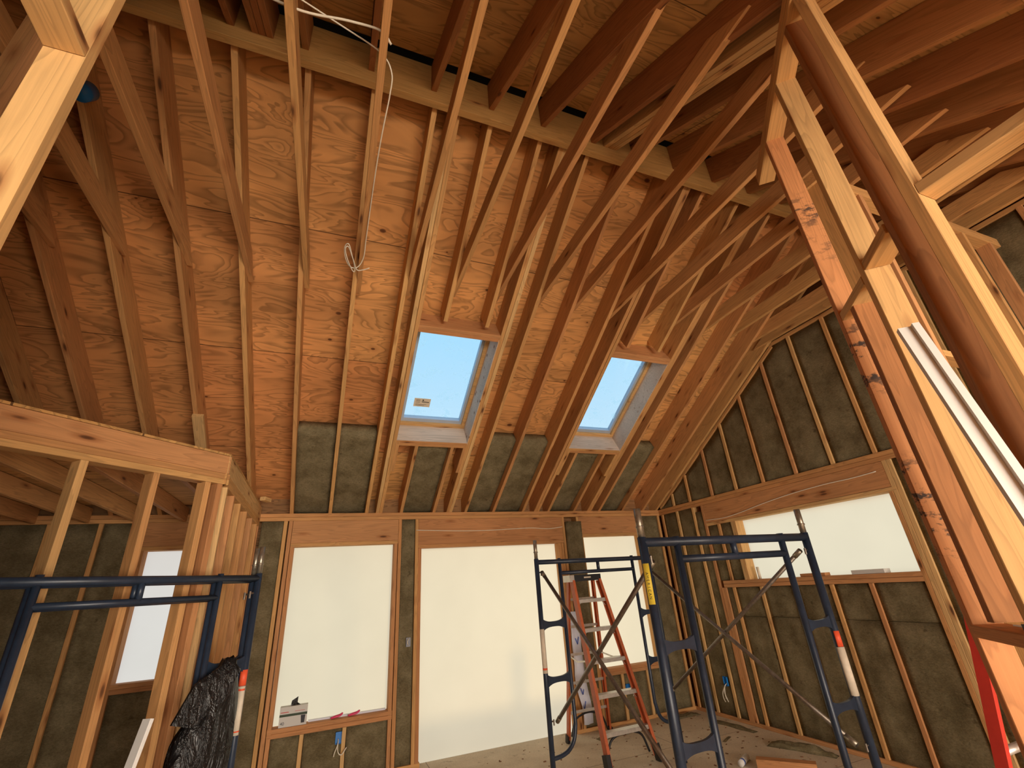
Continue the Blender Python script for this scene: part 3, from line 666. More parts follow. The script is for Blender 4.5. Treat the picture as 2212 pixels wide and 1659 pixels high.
# ------------------------------------------------------------------ closet with a deck on top, at the left
CC = V((-0.68, 3.70, 0)); DU = V((-0.70, -0.714, 0)).normalized(); DN = V((0.714, -0.70, 0)).normalized()   # diagonal front wall
def cl(t, n=0.0, z=0.0): p = CC + DU*t - DN*n; return V((p.x, p.y, z))
LW = 0.089
mit = (DN + V((1,0,0))).cross(V((0,0,1)))
Ldg = 2.3
for q, (z0, z1, mt, lab, nm) in enumerate([(2.425, 2.463, None, 'lower of the two plates on the angled closet wall', 'top_plate'), (2.464, 2.502, None, 'upper of the two plates on the angled closet wall', 'top_plate'),
                                       (2.503, 2.628, M_WR, 'reddish rim board on top of the angled closet wall', 'rim_board')]):
    th = LW if q < 2 else 0.04
    board(nm, cl(0.0, th/2, (z0+z1)/2), cl(Ldg, th/2, (z0+z1)/2), DN, th, z1-z0, mt, lab, 'plate' if q < 2 else 'rim board', 'plates and rim of the closet walls', None, mit)
    lab2 = lab.replace('angled closet wall', 'closet side wall that meets the back wall')
    board(nm, (-0.68-th/2, CC.y+0.0, (z0+z1)/2), (-0.68-th/2, D-0.001, (z0+z1)/2), (1,0,0), th, z1-z0, M_WP if q == 2 else None, lab2.replace('reddish', 'pale'), 'plate' if q < 2 else 'rim board', 'plates and rim of the closet walls', None, mit)
def diag_stud(t, name, lab, z0=0.039, z1=2.424, mat=None, wd=TH):
    return board('wall_stud', cl(t, LW/2, z0), cl(t, LW/2, z1), DU, wd, LW, mat, lab, 'stud', 'studs of the angled closet wall', None, None, None, 6, 0.003)
diag_stud(0.04, 0, 'right ply of the corner post of the closet', mat=M_WR)
diag_stud(0.125, 0, 'left ply of the corner post of the closet', mat=None)
diag_stud(0.455, 0, 'stud of the angled closet wall beside the corner post, dark carpenter marks', mat=None)
diag_stud(0.83, 0, 'pale stud of the angled closet wall with a rounded bark edge', mat=M_WP)
diag_stud(1.21, 0, 'third stud of the angled closet wall from the corner post', mat=None)
diag_stud(1.60, 0, 'fourth stud of the angled closet wall from the corner post', mat=None)
for q, y in enumerate((3.80, 4.12, 4.46, 4.86, 5.26, 5.66)):
    board('wall_stud', (-0.68-LW/2, y, 0.039), (-0.68-LW/2, y, 2.424), (0,1,0), TH, LW, (M_WP, M_WR, None, None, M_WR, None)[q], 'stud of the closet side wall, %s one back from the closet corner' % ORD[q], 'stud', 'studs of the closet side wall')
board('wall_stud', (-0.68-0.045, D-0.021, 0.039), (-0.68-0.045, D-0.021, 2.424), (0,1,0), 0.038, LW, M_WR, 'last stud of the closet side wall against the back wall', 'stud', 'studs of the closet side wall')
board('bottom_plate', (-0.725, CC.y+0.02, 0.02), (-0.725, D-0.002, 0.02), (1,0,0), LW, 0.038, None, 'plate on the floor under the closet side wall', 'plate')
board('bottom_plate', cl(0.0, LW/2, 0.02), cl(Ldg, LW/2, 0.02), DN, LW, 0.038, None, 'plate on the floor under the angled closet wall', 'plate')
for q, x in enumerate((-0.98, -1.385, -1.79, -2.20, -2.61, -3.0)):
    y0 = CC.y + (x-CC.x)*(DU.y/DU.x)+0.06 if x > -2.2 else 2.15
    board('floor_joist', (x, y0, 2.555), (x, D-0.002, 2.555), (1,0,0), TH, 0.14, None, 'joist under the closet deck, %s one from the closet side wall' % ORD[q], 'joist', 'joists under the closet deck')
dk = MB((-1.5, 4.5, 2.63))
pol = [(-0.68, 3.70), (-0.68, D-0.18), (XL+0.01, D-0.18), (XL+0.01, 2.1), (-2.25, 2.1)]
pol = [(x+0.001, y) for x, y in pol]
dk.add([(x, y, 2.630) for x, y in pol] + [(x, y, 2.645) for x, y in pol], [tuple(range(5)), tuple(range(5, 10))] + [(i, (i+1) % 5, 5+(i+1) % 5, 5+i) for i in range(5)])
tag(dk.build('closet_deck', M_PLYN), 'plywood deck lying on the joists above the closet', 'deck')
board('loose_board', (-1.235+0.06, 4.62, zb(4.62)-0.022), (-1.235+0.06, 5.70, zb(5.70)-0.022), (1,0,0), 0.089, 0.038, M_WP, 'short pale board fixed under a rafter just above the closet deck', 'board')
board('scrap_block', (-0.645, 5.50, 2.665), (-0.60, 5.62, 2.665), (0,0,1), 0.038, 0.06, M_WP, 'small scrap of wood on the rim of the closet by the back wall', 'wood scrap')

# ------------------------------------------------------------------ post near the camera at the left
def post(name, x0, x1, y0, y1, z0, z1, lab, mat=None, group=None, n1=None, cat='post'):
    return board(name, ((x0+x1)/2, (y0+y1)/2, z0), ((x0+x1)/2, (y0+y1)/2, z1), (1,0,0), x1-x0, y1-y0, mat, lab, cat, group, None, None, n1, 6, 0.002)
post('partition_stud', -0.804, -0.715, 1.08, 1.118, 0.0, zn(1.10)-0.01, 'pale brightly lit stud closest to the camera at the upper left', M_WP)
board('fire_block', (-0.7595, 1.078, 3.028), (-0.7595, 0.45, 3.028), (1,0,0), 0.089, 0.040, M_WP, 'orange toned block butting into the closest stud at the upper left', 'blocking')
post('partition_stud', -1.36, -1.27, 1.70, 1.738, 0.0, zn(1.72)-0.01, 'left one of the paired studs behind the closest stud at the upper left', M_W)
post('partition_stud', -1.26, -1.17, 1.64, 1.678, 0.0, zn(1.66)-0.01, 'right one of the paired studs behind the closest stud at the upper left', M_WR)

# ------------------------------------------------------------------ tall partition at the right
PU = V((0.665, 0.747, 0)).normalized(); PNv = V((0.747, -0.665, 0)).normalized()
def pstud(x, y, z0, z1, lab, mat=None, grp='tall studs of the angled partition'):
    return board('partition_stud', (x, y, z0), (x, y, z1), PU, TH, 0.089, mat, lab, 'stud', grp, None, None, None, 8, 0.004)
PTZ = 3.83
pstud(2.16, 1.06, 0.0, PTZ, 'tall reddish partition stud with black stains across its face', M_WS)
pstud(1.93, 0.80, 0.0, PTZ, 'tall pale partition stud behind the leaning white trim board', M_WP)
pstud(2.075, 0.955, 1.43, 2.645, 'short stud set between the stained tall stud and the pale one', M_WSHADE)
pstud(1.745, 0.592, 0.0, PTZ, 'dark faced tall stud at the corner of the partition', M_WSHADE)
for q in (0, 1):
    z = PTZ+0.019+q*0.038
    board('top_plate', V((1.66, 0.50, z)), V((2.37, 1.292, z)), PNv, 0.089, 0.038, None, '%s plate on top of the angled partition' % ('lower', 'upper')[q], 'plate', 'plates of the partition')
    board('top_plate', (1.6845, 0.53, z), (1.6845, 0.40-q*0.06, z), (1,0,0), 0.089, 0.038, None, '%s plate on top of the partition passing the camera' % ('lower', 'upper')[q], 'plate', 'plates of the partition')
post('partition_stud', 1.640, 1.729, 0.490, 0.528, 0.0, PTZ, 'closest tall stud at the right, bright along its lower edge', M_WP, None, None, 'stud')
post('partition_stud', 1.640, 1.729, 0.075, 0.113, 0.0, 3.66, 'stud crossing the top right corner of the picture', M_W, None, None, 'stud')
board('fire_block', (1.6845, 0.489, 2.70), (1.6845, 0.115, 2.70), (1,0,0), 0.089, 0.040, M_WP, 'bright horizontal block running right from the closest tall stud', 'blocking')
board('fire_block', V((1.765, 0.615, 2.70)), V((1.912, 0.780, 2.70)), PNv, 0.089, 0.040, M_W, 'orange lit block between the closest tall stud and the pale one', 'blocking', 'blocks in the angled partition', None, None, None)
board('fire_block', V((1.947, 0.820, 2.665)), V((2.146, 1.043, 2.665)), PNv, 0.089, 0.040, M_WP, 'pale block between the pale tall stud and the stained one', 'blocking', 'blocks in the angled partition')
board('partition_sill', V((1.70, 0.545, 1.395)), V((2.146, 1.043, 1.395)), PNv, 0.105, 0.038, M_WR, 'reddish board laid flat between the tall studs with a tool on it', 'board')
# shaft wall going towards the gable
for q, x in enumerate((2.70, 3.07, 3.46, 3.85, 4.24, 4.62)):
    board('partition_stud', (x, 1.21, 0.0), (x, 1.21, PTZ), (1,0,0), TH, 0.089, (M_W, M_WR)[q % 2], 'stud of the rear shaft wall, %s one counting towards the gable' % ORD[q], 'stud', 'studs of the rear shaft wall')
for q in (0, 1):
    z = PTZ+0.019+q*0.038
    board('top_plate', (2.66, 1.21, z), (W, 1.21, z), (0,1,0), 0.089, 0.038, None, '%s plate on top of the rear shaft wall' % ('lower', 'upper')[q], 'plate', 'plates of the partition')
for q, (a, b) in enumerate(((2.722, 3.05), (3.09, 3.44), (3.48, 3.83))):
    board('fire_block', (a, 1.21, 2.66), (b, 1.21, 2.66), (0,1,0), 0.089, 0.038, (M_WP, M_W, M_WR)[q], 'block in the rear shaft wall, %s one counting towards the gable' % ORD[q], 'blocking', 'blocks in the rear shaft wall')

# leaning white trim board
tr = empty('trim_board', (1.11, 0.22, 0)); a, b = V((1.11, 0.22, 0.0)), V((1.594, 0.652, 2.275))
sd = PNv
MB(a).beam(a, b, sd, 0.054, 0.016).build('board_face', M_WHT, tr)
off = (b-a).normalized().cross(sd)*-0.014
MB(a).beam(a+sd*0.014+off, b+sd*0.014+off, sd, 0.018, 0.014).build('moulded_edge', M_WHT, tr)
tag(tr, 'long white primed trim board leaning against the tall studs at the right', 'trim board')

# small tool on the partition sill
t0 = V((1.985, 0.862, 1.4155)); tl = empty('utility_knife', t0)
MB(t0).beam(t0+V((-0.06, -0.075, 0.009)), t0+V((0.02, 0.02, 0.009)), PNv, 0.024, 0.017).build('handle', M_BLK, tl)
MB(t0).beam(t0+V((0.02, 0.02, 0.009)), t0+V((0.058, 0.062, 0.009)), PNv, 0.014, 0.004).build('blade', M_ALU, tl)
tag(tl, 'small dark hand tool lying on the flat reddish board between the tall studs', 'hand tool')

# red extension ladder inside the shaft
lr = empty('extension_ladder', (2.85, 1.75, 0))
def lrp(u, z): # u across, z height
    base = V((2.375, 1.475, 0.0)) + V((0.36, 0.005, 0))*u; return base + V((0.26, -0.07, 1.0))*z
for u, s_ in ((0, 1), (1, -1)):
    MB(lr.location).beam(lrp(u, 0.01), lrp(u, 2.55), V((1, 0.0, 0)), 0.026, 0.045).build('rail', M_REDF, lr)
for q in range(8):
    z = 0.3+q*0.3
    MB(lr.location).tube([lrp(0.04, z), lrp(0.96, z)], 0.016, 10).build('rung', M_ALU, lr, True)
MB(lr.location).box(tuple(lrp(0, 0)-V((0.03, 0.04, 0))), tuple(lrp(0, 0)+V((0.03, 0.04, 0.03)))).build('foot', M_BLK, lr)
MB(lr.location).box(tuple(lrp(1, 0)-V((0.03, 0.04, 0))), tuple(lrp(1, 0)+V((0.03, 0.04, 0.03)))).build('foot', M_BLK, lr)
tag(lr, 'red ladder with metal rungs standing behind the tall studs at the right edge', 'ladder')

# ------------------------------------------------------------------ scaffold frames
def text_mesh(s, size, mat, parent, mw, name='lettering', extr=0.0004):
    cu = bpy.data.curves.new(name, 'FONT'); cu.body = s; cu.size = size; cu.align_x = 'CENTER'; cu.align_y = 'CENTER'; cu.extrude = extr
    tmp = bpy.data.objects.new('tmp', cu); COL.objects.link(tmp)
    dg = bpy.context.evaluated_depsgraph_get(); me = bpy.data.meshes.new_from_object(tmp.evaluated_get(dg))
    bpy.data.objects.remove(tmp); me.materials.clear(); me.materials.append(mat); me.name = name
    o = bpy.data.objects.new(name, me); COL.objects.link(o); o.parent = parent; o.matrix_local = mw; return o
def scaffold(p, q, T, label, rungs=(1.30, 0.84), zbot=0.0, R=0.0215, RI=0.0165, pins=True):
    p, q = V((*p, 0)), V((*q, 0)); d = (q-p).normalized(); root = empty('scaffold_frame', (p.x, p.y, 0)); O = root.location
    Wd = (q-p).length; ins = 0.27
    for sgn, b in ((1, p), (-1, q)):
        mb = MB(O).tube([b+V((0,0,zbot)), b+V((0,0,T))], R, 16); mb.build('leg', M_NAVY, root, True)
        if pins:
            pn = MB(O).tube([b+V((0,0,T)), b+V((0,0,T+0.17))], R*0.8, 12)
            pn.tube([b+V((0,0,T+0.055)), b+V((0,0,T+0.065))], R*0.96, 12); pn.build('coupling_pin', M_PIN, root, True)
        e = b + d*sgn*ins; dd = d*sgn
        low_ = [e+V((0,0,T)), e+V((0,0,0.52)), e-dd*0.03+V((0,0,0.42)), e-dd*0.09+V((0,0,0.36)), e-dd*0.17+V((0,0,0.335)), b+V((0,0,0.33))]
        pts = [low_[0], low_[1]] + bez(low_[1:], 5)[1:]
        MB(O).tube(pts, RI, 14).build('inner_leg', M_NAVY, root, True)
        for z in rungs:
            g = MB(O); n = 10; ve = []
            pts = [(b+dd*R*0.6)*(1-k/n) + (e-dd*0.010)*(k/n) + V((0,0,z)) for k in range(n+1)]
            side_ = d.cross(V((0,0,1)))
            vs = []
            for k, c in enumerate(pts):
                t = abs(2*k/n-1); h = 0.021+0.026*t**3; th = 0.010
                for a_, b_ in ((-1,-1),(1,-1),(1,1),(-1,1)): vs.append(c + side_*th*a_ + V((0,0,h*b_)))
            fs = [(0,3,2,1), (n*4, n*4+1, n*4+2, n*4+3)]
            for k in range(n):
                for j in range(4): fs.append((k*4+j, k*4+(j+1) % 4, k*4+4+(j+1) % 4, k*4+4+j))
            g.add(vs, fs).build('rung', M_NAVY, root)
        for z in (T-0.12, 0.58):
            MB(O).tube([b+side_*-0.0+V((0,0,z)), b+dd*0.045+V((0,0,z))], 0.006, 8).tube([b+dd*0.045+V((0,0,z+0.012)), b+dd*0.045+V((0,0,z-0.03))], 0.007, 8).build('brace_lock', M_GALV, root)
    MB(O).tube([p+V((0,0,T-0.03)), q+V((0,0,T-0.03))], R, 16).build('top_bar', M_NAVY, root, True)
    MB(O).tube([p+d*ins+V((0,0,T-0.135)), q-d*ins+V((0,0,T-0.135))], RI, 14).build('lower_bar', M_NAVY, root, True)
    c = (p+q)/2; MB(O).tube([c+V((0,0,T-0.135)), c+V((0,0,T-0.03))], RI, 14).build('spacer', M_NAVY, root, True)
    tag(root, label, 'scaffold frame', 'scaffold frames')
    return root, p, q
def wraplabel(root, b, z0, z1, facing, mat, name='label', arc=1.5, r=0.0222):
    """sticker curved round a leg tube, facing a horizontal direction"""
    f = V((*facing, 0)).normalized(); s_ = V((0,0,1)).cross(f); n = 8; vs = []; fs = []
    for k in range(n+1):
        a = -arc/2+arc*k/n; o = f*math.cos(a)*r + s_*math.sin(a)*r
        vs += [b+o+V((0,0,z0)), b+o+V((0,0,z1)), b+o*0.97+V((0,0,z0)), b+o*0.97+V((0,0,z1))]
    for k in range(n):
        i = k*4; fs += [(i, i+4, i+5, i+1), (i+2, i+3, i+7, i+6), (i+1, i+5, i+7, i+3), (i, i+2, i+6, i+4)]
    fs += [(0, 1, 3, 2), (n*4, n*4+2, n*4+3, n*4+1)]
    return MB(root.location).add(vs, fs).build(name, mat, root, True)
A, p, q = scaffold((1.809, 2.418), (3.331, 2.498), 1.86, 'nearer navy scaffold frame of the tower at the right', (1.27, 0.80), 0.0, 0.027, 0.022)
yl = wraplabel(A, p, 1.49, 1.71, (-0.75, -0.66), M_YLAB, 'yellow_label', 1.5, 0.0277); yl['label'] = 'yellow maker label with vertical lettering'
f = V((-0.75, -0.66, 0)).normalized(); s_ = V((0,0,1)).cross(f)
for k, ch in enumerate('AMERICAN'):
    mw = Matrix.Identity(4); X = V((0,0,-1)); Y = s_; Z = X.cross(Y)
    if Z.dot(f) < 0: Y = -s_; Z = X.cross(Y)
    pos = p + f*0.0281 + V((0,0,1.655-k*0.0185)) - A.location
    for i in range(3): mw[i][0] = X[i]; mw[i][1] = Y[i]; mw[i][2] = Z[i]; mw[i][3] = pos[i]
    text_mesh(ch, 0.021, M_INK, yl, mw)
wraplabel(A, q, 1.12, 1.215, (-0.5, -0.86), M_OLAB, 'orange_label', 1.5, 0.0277); wraplabel(A, q, 0.84, 1.118, (-0.5, -0.86), M_WLAB, 'paper_label', 2.4, 0.0277)
B, p2, q2 = scaffold((1.90, 4.21), (3.40, 4.475), 1.86, 'farther navy scaffold frame of the tower at the right', (1.30, 0.87))
wraplabel(B, p2, 0.93, 1.27, (-0.4, -0.9), M_WLAB, 'paper_label', 2.4)
wraplabel(B, p2, 0.955, 0.97, (-0.4, -0.9), M_OLAB, 'orange_stripe', 2.4, 0.0226)
C1, p3, q3 = scaffold((-0.386, 3.70), (-1.39, 2.696), 1.83, 'front one of two navy scaffold frames stacked before the closet', (1.31, 0.86))
o_ = V((-0.035, 0.038, 0))
C2, p4, q4 = scaffold((-0.386+o_.x, 3.70+o_.y), (-1.39+o_.x, 2.696+o_.y), 1.825, 'rear one of two navy scaffold frames stacked before the closet', (1.31, 0.86))
wraplabel(C1, p3, 1.19, 1.275, (-0.05, -1), M_OLAB, 'orange_label', 2.6); wraplabel(C1, p3, 0.94, 1.188, (-0.05, -1), M_WLAB, 'paper_label', 2.6)
wraplabel(C1, p3, 0.955, 0.962, (-0.05, -1), M_OLAB, 'orange_stripe', 2.6, 0.0226); wraplabel(C1, p3, 1.165, 1.175, (-0.05, -1), M_OLAB, 'orange_stripe', 2.0, 0.0226)
def brace(a, b, label):
    root = empty('cross_brace', (min(a[0], b[0]), min(a[1], b[1]), min(a[2], b[2]))); a, b = V(a), V(b)
    MB(root.location).tube([a, b], 0.0160, 10).build('brace_bar', M_GALV, root, True)
    d = (b-a).normalized()
    for e, s_ in ((a, 1), (b, -1)): MB(root.location).tube([e, e+d*s_*0.07], 0.0185, 10).build('flattened_end', M_PIN, root, True)
    tag(root, label, 'scaffold brace', 'cross braces of the scaffold tower')
brace((1.86, 2.45, 0.58), (1.94, 4.19, 1.74), 'brace from the top of the far left leg down to the near left leg')
brace((1.885, 2.45, 1.72), (1.965, 4.19, 0.58), 'brace from the top of the near left leg down to the far left leg')
brace((3.28, 2.53, 1.74), (3.355, 4.44, 0.58), 'brace from the top of the near right leg down to the far right leg')
brace((3.255, 2.53, 0.58), (3.33, 4.44, 1.72), 'brace from the top of the far right leg down to the near right leg')

# ------------------------------------------------------------------ orange step ladder
SL = empty('step_ladder', (2.93, 5.10, 0)); O = SL.location
TZ = 1.645
ft = [V((2.648, 4.62, 0)), V((3.235, 4.63, 0))]; ftt = [V((2.690, 5.03, TZ)), V((3.060, 5.03, TZ))]
bt = [V((2.745, 5.63, 0)), V((3.315, 5.64, 0))]; btt = [V((2.695, 5.13, TZ)), V((3.040, 5.13, TZ))]
for k in (0, 1):
    s_ = V((1, 0, 0)); X = (ftt[k]-ft[k]).normalized(); ex = V((-1 if k == 0 else 1, 0, 0))
    mb = MB(O).beam(ft[k]+X*0.05, ftt[k], s_, 0.006, 0.075)
    dz = X.cross(s_).normalized()
    for sg in (-1, 1): mb.beam(ft[k]+X*0.05+dz*sg*0.0375-ex*0.012, ftt[k]+dz*sg*0.0375-ex*0.012, s_, 0.03, 0.006)
    mb.build('front_rail', M_ORG, SL)
    MB(O).beam(ft[k], ft[k]+X*0.14, s_, 0.045, 0.085).build('foot', M_BLK, SL)
    X = (btt[k]-bt[k]).normalized(); dz = X.cross(s_).normalized()
    mb = MB(O).beam(bt[k]+X*0.04, btt[k], s_, 0.005, 0.05)
    for sg in (-1, 1): mb.beam(bt[k]+X*0.04+dz*sg*0.025-ex*0.010, btt[k]+dz*sg*0.025-ex*0.010, s_, 0.024, 0.005)
    mb.build('rear_rail', M_ORG, SL)
    MB(O).beam(bt[k], bt[k]+X*0.08, s_, 0.035, 0.055).build('foot', M_BLK, SL)
def lp(a, b, z): t = z/TZ; return a*(1-t)+b*t
for k, z in enumerate((0.29, 0.585, 0.875, 1.165, 1.45)):
    a, b = lp(ft[0], ftt[0], z), lp(ft[1], ftt[1], z)
    mb = MB(O).beam(a+V((0.008, 0.01, 0)), b+V((-0.008, 0.01, 0)), (0,1,0), 0.085, 0.004)
    mb.beam(a+V((0.008, -0.032, -0.016)), b+V((-0.008, -0.032, -0.016)), (0,1,0), 0.004, 0.035); mb.beam(a+V((0.008, 0.052, -0.012)), b+V((-0.008, 0.052, -0.012)), (0,1,0), 0.004, 0.028)
    mb.build('step', M_ALU, SL)
    for e, sg in ((a, 1), (b, -1)): MB(O).beam(e+V((sg*0.012, 0, -0.075)), e+V((sg*0.07, -0.02, -0.02)), (0,1,0), 0.016, 0.003).build('step_brace', M_ALU, SL)
    a, b = lp(bt[0], btt[0], z), lp(bt[1], btt[1], z)
    MB(O).beam(a+V((0.006, 0, 0)), b+V((-0.006, 0, 0)), (0,1,0), 0.004, 0.028).build('rear_crossbar', M_ALU, SL)
for a, b, sg in ((lp(ft[0], ftt[0], 0.87), lp(bt[0], btt[0], 0.87), 1), (lp(ft[1], ftt[1], 0.87), lp(bt[1], btt[1], 0.87), -1)):
    c = (a+b)/2+V((0,0,-0.03)); MB(O).beam(a+V((sg*0.02, 0.03, 0)), c, (1,0,0), 0.003, 0.016).beam(c, b+V((sg*0.02, 0, 0)), (1,0,0), 0.003, 0.016).build('spreader', M_ALU, SL)
for e0, e1 in ((lp(ft[0], ftt[0], 0.27), lp(ft[1], ftt[1], 0.27)), (lp(bt[0], btt[0], 0.27), lp(bt[1], btt[1], 0.27))):
    pts = bez([e0+V((0.03, 0.01, -0.20)), e0+V((0.09, 0.01, -0.06)), e0+V((0.19, 0.01, -0.015)), (e0+e1)/2+V((0, 0.01, -0.005)), e1+V((-0.19, 0.01, -0.015)), e1+V((-0.09, 0.01, -0.06)), e1+V((-0.03, 0.01, -0.20))], 5)
    MB(O).tube(pts, 0.011, 8).build('arched_brace', M_BLK, SL, True)
cp = MB(O).box((2.655, 4.995, TZ-0.005), (3.065, 5.155, TZ+0.062)); cp.build('top_cap', M_BLK, SL)
MB(O).box((2.652, 4.992, TZ-0.008), (2.712, 5.158, TZ+0.064)).build('cap_end', M_ALU, SL)
mw = frame(V((2.89, 4.9945, TZ+0.030))-O, V((1,0,0)), V((0,0,1)), V((0,-1,0))); 
MB(O).box((2.84, 4.9942, TZ+0.024), (2.93, 4.995, TZ+0.040)).build('maker_plate', M_WLAB, SL)
tag(SL, 'open orange step ladder with black cap standing before the back wall', 'ladder')

# ------------------------------------------------------------------ cables and electrical boxes
def cable(name, pts, r, label, mat=M_WIRE, parent=None, cat='cable'):
    P = bez(pts, 8); o = MB(P[0]).tube(P, r, 8).build(name, mat, parent, True)
    if parent: o.location = (0, 0, 0)
    else: tag(o, label, cat)
    return o
y = D-0.008
cable('cable', [(1.05, y, 2.345), (1.30, y, 2.335), (1.60, y, 2.325), (1.95, y, 2.322), (2.30, y, 2.333), (2.60, y, 2.340), (2.85, y, 2.325), (3.07, y, 2.345)], 0.0045, 'white cable stapled across the header over the wide doorway')
xx = W-0.008
cable('cable', [(xx, 4.90, 2.275), (xx, 4.6, 2.262), (xx, 4.3, 2.285), (xx, 4.0, 2.325), (xx, 3.6, 2.365), (xx, 3.2, 2.385), (xx, 2.9, 2.385), (xx, 2.66, 2.395)], 0.0045, 'white cable stapled across the header over the gable window')
# cable along the ridge side, over a rafter and down it, ending in a coil
cable('cable', [(-0.95, 1.20, 4.20), (-0.60, 1.38, 4.16), (-0.35, 1.42, 4.14), (-0.12, 1.40, 4.155), (0.03, 1.39, 4.15), (0.085, 1.43, 4.14)], 0.006, 'thicker white cable crossing the ceiling ties near the ridge')
cable('cable', [(-0.95, 1.28, 4.22), (-0.55, 1.36, 4.22), (-0.15, 1.47, 4.22), (0.04, 1.52, 4.20), (0.105, 1.56, 4.13), (0.110, 1.66, 4.095), (0.100, 1.80, 4.06), (0.092, 1.98, 4.05), (0.088, 2.2, 4.045), (0.086, 2.5, 4.04), (0.085, 2.75, 4.03), (0.084, 2.93, 4.01),
                (0.05, 3.02, 3.98), (-0.005, 3.02, 3.97), (-0.045, 2.94, 3.985), (-0.055, 2.84, 4.0), (-0.03, 2.80, 4.0), (0.0, 2.90, 3.985), (0.03, 3.03, 3.965), (0.02, 3.06, 3.96), (-0.02, 2.97, 3.97), (-0.05, 2.86, 3.99), (-0.03, 2.83, 4.0), (0.01, 2.93, 3.975), (0.045, 3.03, 3.96), (0.09, 3.02, 3.96), (0.135, 2.99, 3.965)], 0.0038,
      'white cable hanging along a ceiling tie and ending in a loose coil')
def elbox(pos, wall, label, wires):
    """small plastic outlet box in a stud bay; wall 'y' or 'x'"""
    r = empty('outlet_box', pos); P0 = V(pos); t = 0.003; w_, h, d = 0.058, 0.100, 0.026
    mb = MB(P0)
    def bx(a, b):
        if wall == 'y': mb.box(tuple(P0+V(a)), tuple(P0+V(b)))
        else: # rotate: local x -> -y, local y -> x
            aa = P0+V((a[1], -b[0], a[2])); bb = P0+V((b[1], -a[0], b[2])); mb.box(tuple(aa), tuple(bb))
    bx((-w_/2, d-t, -h/2), (w_/2, d, h/2)); bx((-w_/2, 0, -h/2), (-w_/2+t, d, h/2)); bx((w_/2-t, 0, -h/2), (w_/2, d, h/2)); bx((-w_/2, 0, -h/2), (w_/2, d, -h/2+t)); bx((-w_/2, 0, h/2-t), (w_/2, d, h/2))
    mb.build('box_shell', M_BLUE, r)
    for wp in wires:
        P = bez([P0+V(q) for q in wp], 6); MB(P0).tube(P, 0.005, 8).build('wire', M_WIRE, r, True)
    tag(r, label, 'outlet box', 'blue outlet boxes')
elbox((0.318, D-0.012, 0.375), 'y', 'blue outlet box with white wires on a stud under the tall left window', [[(0, 0.02, -0.01), (-0.005, -0.02, -0.05), (-0.03, -0.03, -0.11), (-0.035, -0.02, -0.14)], [(0, 0.02, -0.02), (0.0, -0.03, -0.10), (0.035, -0.04, -0.13), (0.08, -0.03, -0.08)]])
elbox((3.76, D-0.012, 0.36), 'y', 'blue outlet box behind the orange ladder with one loop of wire', [[(0, 0.02, -0.02), (0.02, -0.03, 0.0), (0.045, -0.03, -0.03), (0.05, -0.02, -0.08)]])
elbox((W-0.012, 5.20, 0.40), 'x', 'blue outlet box with dangling white wires on the gable wall', [[(0.03, 0, -0.02), (-0.02, -0.01, -0.04), (-0.05, 0.02, -0.11), (-0.04, 0.04, -0.17), (-0.04, 0.02, -0.21)], [(0.03, 0, -0.02), (-0.03, -0.01, -0.05), (-0.05, -0.01, -0.12), (-0.05, -0.04, -0.20)], [(0.03, 0, -0.02), (-0.02, 0, -0.05), (-0.04, 0, -0.13), (-0.03, 0.01, -0.18)]])
sw = empty('switch_box', (0.985, D-0.008, 1.145))
MB(sw.location).box((0.960, D-0.008, 1.10), (1.010, D+0.03, 1.19)).build('box_shell', M_SIL, sw)
MB(sw.location).tube(bez([(0.985, D-0.01, 1.12), (0.97, D-0.03, 1.14), (0.975, D-0.03, 1.165), (0.99, D-0.012, 1.18)], 5), 0.004, 8).build('wire', M_WIRE, sw, True)
tag(sw, 'small grey switch box in the insulation strip left of the doorway', 'switch box')
bb = MB((-1.60, 2.50, 4.50)); cx_ = V((-1.60, 2.50, 4.50))
bb.tube([cx_+NB*0.10, cx_+NB*0.02, cx_-NB*0.005], 0.055, 20); o = bb.build('ceiling_box', M_BLUE, None, True); tag(o, 'round blue plastic box fixed between rafters at the upper left', 'ceiling box')

# ------------------------------------------------------------------ things on the sills
z = 0.531
cb = empty('bag_carton', (-0.115, D+0.045, z)); P0 = cb.location
MB(P0).box((-0.245, D+0.010, z), (0.005, D+0.095, z+0.165)).build('carton', M_BOX, cb)
MB(P0).box((-0.2448, D+0.0085, z+0.085), (0.0048, D+0.0098, z+0.105)).build('green_band', M_GREEN, cb)
MB(P0).add([(-0.052, D+0.0085, z+0.082), (-0.010, D+0.0085, z+0.082), (-0.016, D+0.0085, z+0.018), (-0.046, D+0.0085, z+0.018), (-0.052, D+0.0097, z+0.082), (-0.010, D+0.0097, z+0.082), (-0.016, D+0.0097, z+0.018), (-0.046, D+0.0097, z+0.018)],
           [(0,1,2,3), (4,5,6,7), (0,1,5,4), (1,2,6,5), (2,3,7,6), (3,0,4,7)]).build('bin_picture', M_INK, cb)
def fr(x, zz): return frame(V((x, D+0.0084, zz))-P0, V((1,0,0)), V((0,0,1)), V((0,-1,0)))
text_mesh('40', 0.036, M_INK, cb, fr(-0.215, z+0.030), 'count')
MB(P0).box((-0.235, D+0.0088, z+0.118), (-0.165, D+0.0098, z+0.124)).box((-0.11, D+0.0088, z+0.121), (-0.02, D+0.0098, z+0.124)).build('red_print', M_RINK, cb)
